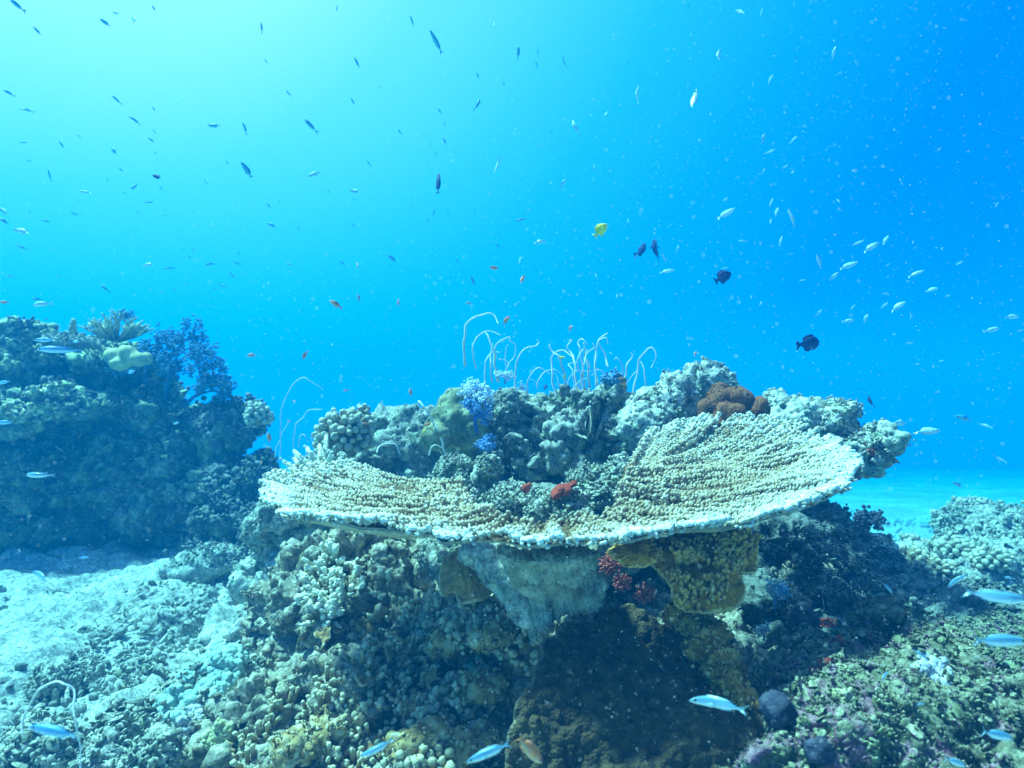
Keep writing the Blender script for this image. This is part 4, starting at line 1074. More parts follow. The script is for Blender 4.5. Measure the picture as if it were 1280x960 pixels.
# crusts: turquoise, yellow, lilac on the left foot
def crust(px, py, rpx, mat, label, n=120, r=.004, cat='encrusting coral', ry=1.0, h=.003, name='encrusting_coral'):
    sp = Soup(); k = 0; hits = []
    for _ in range(n * 3):
        a = random.random() * 6.283; f = math.sqrt(random.random())
        loc, nor, ob = ray(px + math.cos(a) * f * rpx, py + math.sin(a) * f * rpx * ry)
        if loc is None or ob.name.startswith('table') or ob.name.startswith('branchlet'): continue
        rr = r * random.uniform(.6, 1.5)
        hits.append((np.array(loc[:]), np.array(nor[:]), rr)); k += 1
        if k >= n: break
    if k < 5: return
    C_ = np.array([a[0] for a in hits]); left_ = set(range(k)); best = []
    while left_:
        st = [left_.pop()]; comp = list(st)
        while st:
            i = st.pop(); dd = np.linalg.norm(C_ - C_[i], axis=1)
            nb_ = [j for j in np.where(dd < (hits[i][2] + r) * 1.25)[0] if j in left_]
            for j in nb_: left_.discard(j)
            st += nb_; comp += nb_
        if len(comp) > len(best): best = comp
    for i in best:
        l_, n_, rr = hits[i]
        v, f = ico(1); vv = v * np.array([1.4, 1.4, .7]) * rr * (.6 + .8 * vnoise(v * 1.8 + i, 3))[:, None]
        sp.add(vv @ np.array(Vector(n_).to_track_quat('Z', 'Y').to_matrix()).T + l_ + n_ * h * .2, f, random.random())
    me = sp.mesh(name); at = me.attributes.new('var', 'FLOAT', 'POINT')
    v = np.empty(len(me.vertices), dtype=np.float32); me.attributes['tip'].data.foreach_get('value', v); at.data.foreach_set('value', v)
    return tag(link(name, me, mat), label, cat)
for (x, y, rx, n, r, rr, lab) in [(22, 415, 44, 320, .011, .3, 'mossy yellow green crust on the far left crest of the outcrop'), (25, 445, 46, 360, .011, .35, 'mossy yellow green crust one ledge below the outcrop crest'), (62, 488, 34, 260, .010, .3, 'yellow green crust on the third ledge down the outcrop'), (40, 515, 40, 260, .011, .3, 'pale green crust on the lowest lit ledge of the outcrop')]:
    crust(x, y, rx, M['stag_grn'], lab, n, r, ry=rr, cat='coral')
crust(262, 838, 34, M['turq'], 'pale turquoise smooth crust running down the foot of the slope', 420, .0085, ry=.9)
crust(222, 880, 26, M['turq'], 'lower turquoise crust beside the grey rubble lump', 300, .008, ry=.8)
crust(290, 815, 24, M['turq'], 'upper end of the pale turquoise crust near the sunlit shoulder', 240, .008, ry=.7)
crust(272, 925, 22, M['yellow_crust'], 'pale yellow crust patch at the bottom left of the slope', 200, .005, ry=1.4)
crust(245, 915, 22, M['lilac'], 'lilac grey beaded crust left of the yellow patch', 260, .0055, ry=1.5)
crust(1165, 835, 22, M['lilac'], 'lilac beaded crust on the shaded side of the foreground mound', 200, .005, ry=1.6)
crust(1045, 800, 16, M['red'], 'thin rusty crust on the crest of the foreground mound', 90, .003, ry=.4)
crust(1020, 825, 20, M['pinkred'], 'dull crimson crust on the left end of the foreground mound', 110, .003, ry=.8)
crust(1032, 778, 14, M['red'], 'orange red crust on a small cup of rock above the foreground mound', 100, .003, ry=.4)
crust(1055, 868, 14, M['yellow_crust'], 'small greenish yellow crust in the middle of the foreground mound', 60, .003, ry=.6)
# dark round sponges
for (x, y, Y, r, lab) in [(972, 888, 1.10, .025, 'dark purplish round sponge at the left end of the foreground mound'), (1022, 940, 1.02, .017, 'larger dim ball sponge low on the foreground mound'), (1003, 775, 1.75, .036, 'dim round ball of coral in the hollow under the dark shelf')]:
    tag(blob_mesh('ball_sponge', [(x, y, Y, r, r, r), (x + 4, y + 6, Y + .01, r * .8, r * .8, r * .8)], .004, M['dark_bush'], None, .010, 60, seed=int(x), ridges=lambda c: .006 * (1 - np.clip(worley(c * 80, 3)[0] * 1.2, 0, 1) ** 2)), lab, 'sponge')
# white lacy growth in the dark hollow
soft_tree('lace_coral', P(968, 760, 1.62), (0, -.3, 1), .035, M['soft_pale'], 'white lacy coral glowing in the dark hollow right of the golden plate', 4, .0045, .0035, 3, .8, cat='coral')
soft_tree('lace_coral', P(955, 800, 1.6), (-.3, -.3, 1), .022, M['soft_pale'], 'tiny white lacy twig below the larger lacy coral', 3, .003, .003, 3, .8, cat='coral')
# dark thread like hydroids under the right wing
sp = Soup()
for kx in range(420):
    px, py = random.uniform(955, 1110), random.uniform(655, 760)
    loc, nor, ob = ray(px, py)
    if loc is None or not ob.name.startswith('shaded'): continue
    d = np.array([random.gauss(.4, .5), random.gauss(-.5, .3), random.gauss(.3, .4)]); d /= np.linalg.norm(d)
    l = random.uniform(.03, .08); b = np.array(loc[:])
    sp.tube([b, b + d * l * .4, b + d * l * .75 + np.array([0, 0, -.006]), b + d * l + np.array([0, 0, -.02])], [.0014, .0012, .001, .0006], 4, 0, 1)
if sp.n: tag(link('hydroid_threads', sp.mesh('hydroid_threads'), M['dark_bush']), 'fine dark hydroid threads carpeting the shaded shelf', kind='stuff')

# ---- growth on every rock: lumps, stubs and flakes nobody could count
def encrust(ob, n, rmin, rmax, mat, seed, zmin=-.3, name='encrusting_growth', attr='var', lo=.25):
    me = ob.data; rg = np.random.default_rng(seed)
    V = coords(me).astype(float) + np.array(ob.location[:]); N_ = normals(me)
    fac = (-V * N_).sum(1) / np.linalg.norm(V, axis=1)
    px = 640 + V[:, 0] / np.maximum(V[:, 1], .1) * F; py = 480 - V[:, 2] / np.maximum(V[:, 1], .1) * F
    ok = np.where((fac > -.35) & (N_[:, 2] > zmin) & (px > -80) & (px < 1360) & (py < 1010) & (V[:, 1] > .3) & (vnoise(V * 9, seed) > lo))[0]
    if not len(ok): return
    sp = Soup()
    for i in rg.choice(ok, size=min(n, len(ok)), replace=False):
        p = V[i]; nn = N_[i]; r = rmin + (rmax - rmin) * rg.random() ** 2.2; kind = rg.random()
        q = Vector(nn).to_track_quat('Z', 'Y') @ Quaternion((0, 0, 1), rg.random() * 6.28)
        if kind < .66:
            for _ in range(rg.integers(1, 4)):
                v, f = ico(2 if r > rmax * .45 else 1)
                s_ = r * rg.uniform(.4, 1.1) * np.array([1, rg.uniform(.45, 1), rg.uniform(.35, .9)])
                vv = v * s_ * (.45 + 1.1 * vnoise(v * 1.9 + rg.random() * 60, 3))[:, None]
                sp.add(vv @ np.array((q @ Quaternion((1, 0, 0), rg.normal(0, .5))).to_matrix()).T + p + rg.normal(0, r * .8, 3) + nn * r * .1, f, rg.random())
        elif kind < .84:
            for _ in range(rg.integers(2, 5)):
                d = nn + rg.normal(0, .6, 3) + np.array([0, 0, .5]); d /= np.linalg.norm(d); l = r * rg.uniform(1.0, 2.0); b = p + rg.normal(0, r * .6, 3)
                sp.tube([b - d * r * .3, b + d * l * .6, b + d * l], np.array([.45, .4, .28]) * r, 5, .2, 1.0)
        else:
            v, f = ico(2)
            vv = v * np.array([1, .8, .14]) * r * 1.8 * (0.7 + .6 * vnoise(v * 2 + rg.random() * 30, 3))[:, None]
            q2 = q @ Quaternion((1, 0, 0), rg.normal(0, .5))
            sp.add(vv @ np.array(q2.to_matrix()).T + p + nn * r * .3, f, rg.random())
    me2 = sp.mesh(name, attr)
    o = link(name, me2, mat, ob); o['kind'] = 'stuff'
M['growth'] = rock_mat('turf_and_crust', (0.58, 0.56, 0.46), (0.26, 0.26, 0.19), (0.07, 0.08, 0.06), (0.30, 0.34, 0.14), (0.36, 0.20, 0.22), 0.62, scale=1.6, bump=.4, dust_amt=.3)
M['growth_dark'] = rock_mat('dim_turf', (0.26, 0.27, 0.24), (0.10, 0.11, 0.10), (0.03, 0.04, 0.04), (0.10, 0.14, 0.08), (0.18, 0.09, 0.10), 0.62, scale=1.6, bump=.4, dust_amt=.2)  # dimmer copy of the turf, shade put into its colour
M['growth_algae'] = rock_mat('algae_turf', (0.34, 0.32, 0.20), (0.13, 0.12, 0.06), (0.04, 0.04, 0.03), (0.15, 0.19, 0.05), (0.30, 0.12, 0.20), 0.58, scale=1.6, bump=.4, dust_amt=.2)
M['growth_slope'] = rock_mat('slope_turf', (0.54, 0.46, 0.32), (0.30, 0.23, 0.13), (0.09, 0.07, 0.04), (0.34, 0.24, 0.10), (0.40, 0.22, 0.20), 0.60, scale=1.6, bump=.4, dust_amt=.25)
sd = 900
for ob in list(COL.objects):
    nm = ob.name.split('.')[0]
    if ob.parent or ob.type != 'MESH': continue
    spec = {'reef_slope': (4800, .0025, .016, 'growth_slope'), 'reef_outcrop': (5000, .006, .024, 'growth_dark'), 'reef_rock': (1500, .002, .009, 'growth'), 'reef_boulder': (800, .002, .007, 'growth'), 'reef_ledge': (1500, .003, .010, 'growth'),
            'shaded_rock': (1800, .004, .014, 'growth_dark'), 'reef_spur': (600, .004, .012, 'growth'), 'algae_rock': (6000, .0015, .0075, 'growth_algae'), 'rubble_mound': (3000, .005, .018, 'growth'), 'rubble_rock': (500, .003, .012, 'growth')}.get(nm)
    if spec:
        sd += 1; encrust(ob, spec[0], spec[1], spec[2], M[spec[3]], sd)

for ob in list(COL.objects):
    nm = ob.name.split('.')[0]
    if nm == 'golden_knob_coral': encrust(ob, 700, .0025, .006, M['gold'], 77, -1, 'knobs', 'tip', 0)
    if nm == 'lumpy_coral':
        sd += 1; encrust(ob, 170, .002, .0065, M['finger'], sd, -1, 'knobs', 'tip', .2)
    if nm == 'lobed_coral' and ob.location.y < 3: 
        sd += 1; encrust(ob, 260, .0015, .004, ob.data.materials[0], sd, -1, 'knobs', 'var', .3)
# ================================================================== FISH
def fish_mat(name, back, belly, mid=None, rough=.35, spec=.5, metallic=0.0):
    m, nt, bs = new_mat(name)
    at = nd(nt, 'ShaderNodeAttribute', attribute_name='tip')
    st = [(0.25, belly)] + ([(0.5, mid)] if mid else []) + [(0.78, back)]
    nt.links.new(ramp(nt, at.outputs['Fac'], st), bs.inputs['Base Color'])
    bs.inputs['Roughness'].default_value = rough; bs.inputs['Specular IOR Level'].default_value = spec; bs.inputs['Metallic'].default_value = metallic
    return m
M['f_silver'] = fish_mat('silver_fish_skin', (0.12, 0.33, 0.48), (0.80, 0.88, 0.90), (0.38, 0.62, 0.74), .28, .7)
M['f_pale'] = fish_mat('pale_fish_skin', (0.30, 0.62, 0.78), (0.62, 0.80, 0.86), None, .3, .6)
M['f_blue'] = fish_mat('backlit_fish_skin', (0.03, 0.33, 0.60), (0.20, 0.60, 0.78), None, .5, .3)  # silver-blue fish seen against the light: silhouette and haze put into the colour
M['f_bright'] = fish_mat('bright_blue_fish_skin', (0.05, 0.32, 0.62), (0.45, 0.75, 0.92), None, .4, .5)
M['f_orange'] = fish_mat('orange_fish_skin', (0.75, 0.22, 0.08), (0.85, 0.45, 0.25), None, .5, .3)
M['f_dark'] = fish_mat('dark_fish_skin', (0.01, 0.035, 0.13), (0.02, 0.07, 0.22), None, .6, .2)
M['f_yellow'] = fish_mat('yellow_fish_skin', (0.80, 0.62, 0.03), (0.92, 0.82, 0.15), None, .5, .3)
M['f_grey'] = fish_mat('grey_fish_skin', (0.20, 0.24, 0.26), (0.55, 0.6, 0.6), None, .5, .3)
M['eye'] = plain_mat('fish_eye', (0.01, 0.01, 0.02), .15, .8)
M['eye_purple'] = plain_mat('purple_fish_eye', (0.10, 0.02, 0.35), .15, .8)

def fish_parts(hl, wl_, fork=.5, tail=.2, fin=.5, bend=0.0):
    """unit length fish, nose +X, up +Z: returns dict of (V, T, tip)"""
    prof = [(.50, .02), (.47, .20), (.42, .42), (.34, .68), (.22, .90), (.08, 1.0), (-.06, .93), (-.18, .74), (-.27, .50), (-.33, .30), (-.37, .22), (-.39, .20)]
    ring = 12; V = []; A = []
    for x, h in prof:
        for k in range(ring):
            a = k * 2 * math.pi / ring
            zz = math.sin(a); V.append((x, math.cos(a) * wl_ * .5 * (h ** 1.15 if h < .9 else h) * (.35 if x < -.3 else 1), zz * hl * .5 * h - (.06 * hl if x > .3 else 0) * (x - .3) * 5)); A.append(.5 + .5 * zz)
    T = []
    for i in range(len(prof) - 1):
        for k in range(ring):
            a, b = i * ring + k, i * ring + (k + 1) % ring
            T += [(a, a + ring, b + ring), (a, b + ring, b)]
    V.append((.505, 0, -.06 * hl)); A.append(.5); e = len(V) - 1
    for k in range(ring): T.append((k, (k + 1) % ring, e))
    V.append((-.39, 0, 0)); A.append(.5); e = len(V) - 1; b0 = (len(prof) - 1) * ring
    for k in range(ring): T.append((b0 + (k + 1) % ring, b0 + k, e))
    out = {'body': (np.array(V), np.array(T), np.array(A))}
    def fan(pts, th):
        pts = np.array(pts, float); n = len(pts)
        V = np.vstack([pts + [0, th, 0], pts - [0, th, 0]])
        T = []
        for i in range(1, n - 1):
            T += [(0, i, i + 1), (n, n + i + 1, n + i)]
        for i in range(n):
            j = (i + 1) % n; T += [(i, i + n, j + n), (i, j + n, j)]
        return V, np.array(T), np.full(len(V), .6)
    h = hl * .5
    t1 = fan([(-.37, 0, h * .16), (-.44, 0, h * .45), (-.39 - tail, 0, max(h, .12) * .95), (-.37 - tail * .9, 0, max(h, .12) * .8), (-.39 - tail * (1 - fork), 0, 0)], .004)
    t2 = fan([(-.37, 0, -h * .16), (-.44, 0, -h * .45), (-.39 - tail, 0, -max(h, .12) * .95), (-.37 - tail * .9, 0, -max(h, .12) * .8), (-.39 - tail * (1 - fork), 0, 0)], .004)
    t0 = fan([(-.36, 0, h * .2), (-.39 - tail * (1 - fork), 0, 0), (-.36, 0, -h * .2)], .004)
    V = np.vstack([t1[0], t2[0], t0[0]]); T = np.vstack([t1[1], t2[1] + len(t1[0]), t0[1] + len(t1[0]) + len(t2[0])])
    out['tail_fin'] = (V, T, np.full(len(V), .6))
    out['dorsal_fin'] = fan([(.22, 0, h * .80), (.14, 0, h * (1.0 + .5 * fin)), (-.02, 0, h * (1 + .55 * fin)), (-.16, 0, h * (.85 + .7 * fin)), (-.27, 0, h * (.6 + .6 * fin)), (-.27, 0, h * .42), (-.1, 0, h * .8), (.08, 0, h * .9)], .004)
    out['anal_fin'] = fan([(-.02, 0, -h * .85), (-.12, 0, -h * (.85 + .7 * fin)), (-.25, 0, -h * (.6 + .7 * fin)), (-.28, 0, -h * .4), (-.15, 0, -h * .7)], .004)
    V, T, A = fan([(.2, 0, -h * .1), (.10, 0, h * .12), (.02, 0, -h * .05), (.06, 0, -h * .35)], .003)
    s = 1; pf = []
    for s in (1, -1):
        v = V.copy(); x = v[:, 0] - .2; v[:, 1] += s * (wl_ * .48 - x * .5); pf.append((v, T, A))
    out['pectoral_fin'] = pf
    v, f = ico(2); ey = []
    for s in (1, -1):
        ey.append((v * np.array([.024, .010, .024]) * (1 + hl) + np.array([.385, s * wl_ * .5 * .54, h * .12]), f, np.full(len(v), .5)))
    out['eye'] = ey
    def bnd(t):
        v = t[0].copy(); x = np.minimum(0, v[:, 0] - .1); v[:, 1] += bend * x * x * np.where(x < 0, 1, 0) * 1.0; v[:, 1] -= bend * .05 * np.sin(v[:, 0] * 6)
        return (v, t[1], t[2])
    return {k: ([bnd(q) for q in v] if isinstance(v, list) else bnd(v)) for k, v in out.items()}
SP = {'slim': fish_parts(.20, .11, .6, .15, .3), 'chromis': fish_parts(.30, .14, .6, .17, .4), 'anthias': fish_parts(.36, .17, .55, .2, .45), 'damsel': fish_parts(.62, .22, .25, .17, .45), 'fat': fish_parts(.5, .26, .4, .18, .4)}
for _k, _a in (('slim', (.20, .11, .6, .15, .3)), ('chromis', (.30, .14, .6, .17, .4)), ('anthias', (.36, .17, .55, .2, .45)), ('damsel', (.62, .22, .25, .17, .45))):
    SP[_k + '1'] = fish_parts(*_a, bend=.7); SP[_k + '2'] = fish_parts(_a[0] * .88, *_a[1:], bend=-.9)
_cache = {}
def fmesh(sp, key, mat):
    k = (sp, key, mat)
    if k in _cache: return _cache[k]
    d = SP[sp]
    if key == 'all':
        vs_, ts, as_ = [], [], []; n = 0
        for q in ('body', 'tail_fin', 'dorsal_fin', 'anal_fin'):
            v, t, a = d[q]; vs_.append(v); ts.append(t + n); as_.append(a); n += len(v)
        me = mesh_from('small_fish', np.vstack(vs_), np.vstack(ts), {'tip': np.concatenate(as_)})
    else:
        base, _, i = key.partition('#')
        v, t, a = d[base] if not i else d[base][int(i)]
        me = mesh_from(base, v, t, {'tip': a})
    me.materials.append(M[mat]); _cache[k] = me
    return me
def place_fish(px, py, L, ang, Y, sp, mat, label, cat='fish', group=None, name='fish', parts=False, yaw=None, eye='eye'):
    """ang = direction of the nose in the picture plane, degrees counter-clockwise from the right"""
    ln = L * Y / F
    sp = sp + random.choice(('', '1', '2'))
    a = R(ang); yaw = random.uniform(-.45, .45) if yaw is None else yaw
    d = Vector((math.cos(a) * math.cos(yaw), math.sin(yaw), math.sin(a) * math.cos(yaw))).normalized()
    up = Vector((0, 0, 1)) - d * d.z
    if up.length < .35: up = Vector((-d.z * (1 if d.x >= 0 else -1) , .6, .2)); up -= d * up.dot(d)
    up.normalize(); side = up.cross(d)
    rot = Matrix((d, side, up)).transposed().to_quaternion()
    ln = ln / max(.6, math.cos(yaw))
    root = bpy.data.objects.new(name, fmesh(sp, 'body' if parts else 'all', mat)); COL.objects.link(root)
    root.rotation_mode = 'QUATERNION'; root.rotation_quaternion = rot; root.location = P(px, py, Y); root.scale = (ln,) * 3
    tag(root, label, cat, group)
    if parts:
        for key in ('tail_fin', 'dorsal_fin', 'anal_fin', 'pectoral_fin#0', 'pectoral_fin#1', 'eye#0', 'eye#1'):
            c = bpy.data.objects.new(key.split('#')[0], fmesh(sp, key, eye if key.startswith('eye') else mat)); COL.objects.link(c); c.parent = root
    return root
# small fish: x, y, length in the picture, nose direction
DARTS = """18 4 22 130;46 38 12 130;131 28 11 145;145 16 11 155;168 25 14 130;192 10 8 120;9 115 14 145;145 124 12 140;168 150 12 150;192 135 10 125;221 128 8 130;194 165 7 135;189 175 8 145;100 170 11 150;28 178 8 180;77 181 8 120;142 188 13 135;36 201 5 170;62 219 12 90;151 212 8 140;134 225 7 30;267 157 14 175;306 160 13 110;308 212 18 120;284 203 5 120;258 228 10 125;167 234 10 50;201 235 6 130;194 191 5 130;
327 34 11 100;421 10 12 95;515 26 11 110;618 30 10 90;332 76 7 110;446 78 12 115;475 107 7 110;361 117 8 125;441 127 9 110;597 94 9 105;630 105 6 115;549 138 9 110;556 154 6 105;499 164 8 120;555 175 12 115;537 180 4 110;545 193 6 105;461 204 8 125;422 226 6 125;
648 64 13 100;672 65 8 90;671 81 8 120;705 78 12 100;786 75 5 100;861 7 8 100;886 2 5 100;864 43 7 90;760 115 7 100;770 148 5 100;689 165 5 120;713 175 4 100;768 176 6 100;824 157 7 85;743 210 9 90;650 225 5 100;
27 309 11 155;16 315 6 155;57 276 10 165;93 267 9 150;36 264 4 150;97 251 5 90;187 253 9 20;155 241 5 140;172 266 4 120;165 287 3 120;207 269 8 160;223 287 6 150;231 294 5 150;242 313 7 130;237 321 5 130;228 312 4 130;105 330 6 160;262 330 10 190;211 335 11 190;298 316 6 90;296 329 8 160;291 344 9 130;74 345 6 170;130 360 13 135;45 374 10 180;218 362 6 150;204 366 7 160;234 356 6 150;269 361 5 150;279 357 9 170;243 394 9 160;
357 239 8 140;336 257 7 130;349 252 5 130;339 281 11 150;373 286 5 120;411 239 4 120;442 249 5 120;442 282 8 130;542 266 9 70;535 275 6 110;560 267 7 110;594 266 7 120;583 273 4 110;543 302 3 110;361 330 9 145;427 328 9 140;490 323 12 140;572 326 7 130;622 307 8 130;591 351 11 115;650 275 14 20;687 310 6 90;717 325 4 90;707 328 4 90;771 308 6 90"""
PALES = """32 137 14 170;392 218 14 205;622 207 17 80;925 15 12 140;952 15 8 80;898 69 16 70;796 119 18 80;868 125 26 80;860 106 5 80;758 142 8 60;718 158 18 95;644 163 7 60;888 143 6 60;874 176 5 60;941 106 6 90;954 173 13 70;959 191 8 20;954 214 6 60;704 229 11 60;
1042 66 14 75;963 99 10 70;992 174 9 40;964 189 10 25;982 208 6 40;991 215 4 40;106 240 12 170;27 289 18 170;185 331 13 190;12 345 8 170;50 380 20 185;745 345 8 80;771 370 5 80;834 339 16 10;847 312 12 80;830 322 13 120;906 335 7 20;785 277 8 80;650 325 9 75;845 367 4 60;907 249 7 40;908 267 20 35;929 301 10 175;950 303 6 10;939 371 5 60;951 379 5 60;
964 253 9 70;971 265 10 75;963 277 9 65;990 272 20 115;976 301 11 75;1048 251 6 120;1065 249 6 110;1246 256 9 45;1072 304 14 25;1089 309 18 35;1107 300 10 65;1141 303 5 60;1024 327 16 110;1061 332 18 25;1043 345 12 45;1004 350 7 10;1108 332 7 20;1177 311 9 25;1199 329 8 30;1145 342 15 25;1134 352 8 15;1165 362 11 15;1184 370 8 20;1106 367 8 10;1123 383 16 40;1105 382 9 45;1066 384 8 45;1024 391 11 50;1061 401 12 10;1082 398 10 70;1139 395 11 120;1015 407 5 10;1148 413 6 10;1117 418 7 20;1138 429 8 0;1241 412 16 15;1265 396 16 5;1275 413 8 10;1177 451 5 10;1147 455 6 10;1172 490 7 20;1125 529 18 175;1160 539 22 5;1232 532 12 160;1250 574 12 150"""
ORANGE = [(314, 444, 10, 180, 2.6, 'pinkish orange fish swimming left over the hazy gap'), (381, 444, 10, 250, 2.2, 'orange fish with a dark eye, facing the camera over the hazy gap'), (419, 380, 15, 145, 2.2, 'mottled pink fish pointing up left high above the knobby dome'), (448, 372, 9, 110, 2.4, 'small orange grey fish right of the mottled pink one'), (447, 332, 10, 110, 2.4, 'grey orange fish above the mottled pink one'),
          (498, 378, 8, 90, 2.6, 'small orange fish upright in open water left of the whips'), (586, 379, 7, 0, 2.4, 'tiny round greyish fish just above the tallest whip'), (617, 335, 11, 0, 2.0, 'pale orange fish facing right in open water above the whips'), (653, 349, 11, 65, 2.2, 'orange fish tilted up right of the pale orange one'), (633, 400, 12, 50, 2.1, 'orange fish beside the tip of the tallest whip'),
          (713, 410, 8, 50, 2.4, 'small orange fish above the dense whip cluster'), (336, 547, 12, 100, 2.4, 'orange fish below the smaller left outcrop crest'), (513, 490, 9, 100, 2.1, 'orange fish just over the hazy rock ridge'), (432, 488, 6, 180, 2.6, 'tiny pink fish above the knobby dome'), (368, 502, 5, 150, 3.0, 'tiny orange fish beside the tall faint whip'), (361, 526, 5, 150, 3.0, 'tiny orange fish lower beside the faint whips'),
          (327, 578, 6, 90, 2.8, 'tiny orange fish low in the hazy gap'), (534, 531, 9, 20, 1.8, 'orange fish in front of the olive green mound'), (530, 540, 8, 60, 1.75, 'golden fish just under the orange one by the olive mound'), (457, 529, 8, 180, 2.1, 'small orange fish over the face of the hazy ridge'), (388, 594, 7, 0, 1.7, 'small orange fish at the base of the cream staghorn'), (702, 447, 8, 10, 2.1, 'yellow orange fish inside the dense whip cluster'),
          (705, 471, 6, 90, 2.1, 'tiny yellow fish low in the dense whip cluster'), (776, 473, 6, 180, 2.1, 'tiny brown orange fish right of the black tuft'), (780, 480, 7, 0, 2.1, 'small orange fish at the foot of the black tuft'), (869, 442, 6, 70, 2.2, 'tiny orange fish above the round topped boulder'), (5, 378, 9, 180, 3.0, 'pinkish fish at the far left above the outcrop')]
def zone(px, py):
    v = 'near the surface glow' if py < 130 else 'in mid water' if py < 260 else 'in the lower open water'
    h = 'far left' if px < 160 else 'left' if px < 320 else 'left of centre' if px < 480 else 'centre' if px < 640 else 'right of centre' if px < 800 else 'right' if px < 1000 else 'far right' if px < 1140 else 'extreme right'
    return v + ', ' + h
rf = random.Random(3)
for txt, sp_, mt, what, grp, nm in ((DARTS, 'slim', 'f_blue', 'small dark blue fish', 'small dark fish rising toward the light', 'small_fish'), (PALES, 'slim', 'f_pale', 'small pale silvery fish', 'small pale fish schooling in the blue water', 'small_fish')):
    for row in txt.replace('\n', '').split(';'):
        if not row.strip(): continue
        x, y, L, a = map(float, row.split())
        real = rf.uniform(.036, .052)
        Y = min(4.8, max(.95, F * real / L))
        if mt == 'f_pale': Y = min(Y, 3.2)
        size = 'tiny' if L < 7 else 'small' if L < 12 else 'larger'
        w = what.replace('small', size, 1)
        place_fish(x, y, L * 1.12, a, Y, 'chromis' if L > 9 and rf.random() < .5 else sp_, mt, w + ' ' + zone(x, y), 'fish', grp, nm, parts=L >= 16)
for (x, y, L, a, Y, lab) in ORANGE:
    place_fish(x, y, L * 1.1, a, Y, 'anthias', 'f_grey' if 'grey' in lab else 'f_yellow' if lab.startswith(('yellow', 'tiny yellow', 'golden')) else 'f_orange', lab, name='orange_fish' if 'grey' not in lab else 'small_fish', parts=L >= 9)
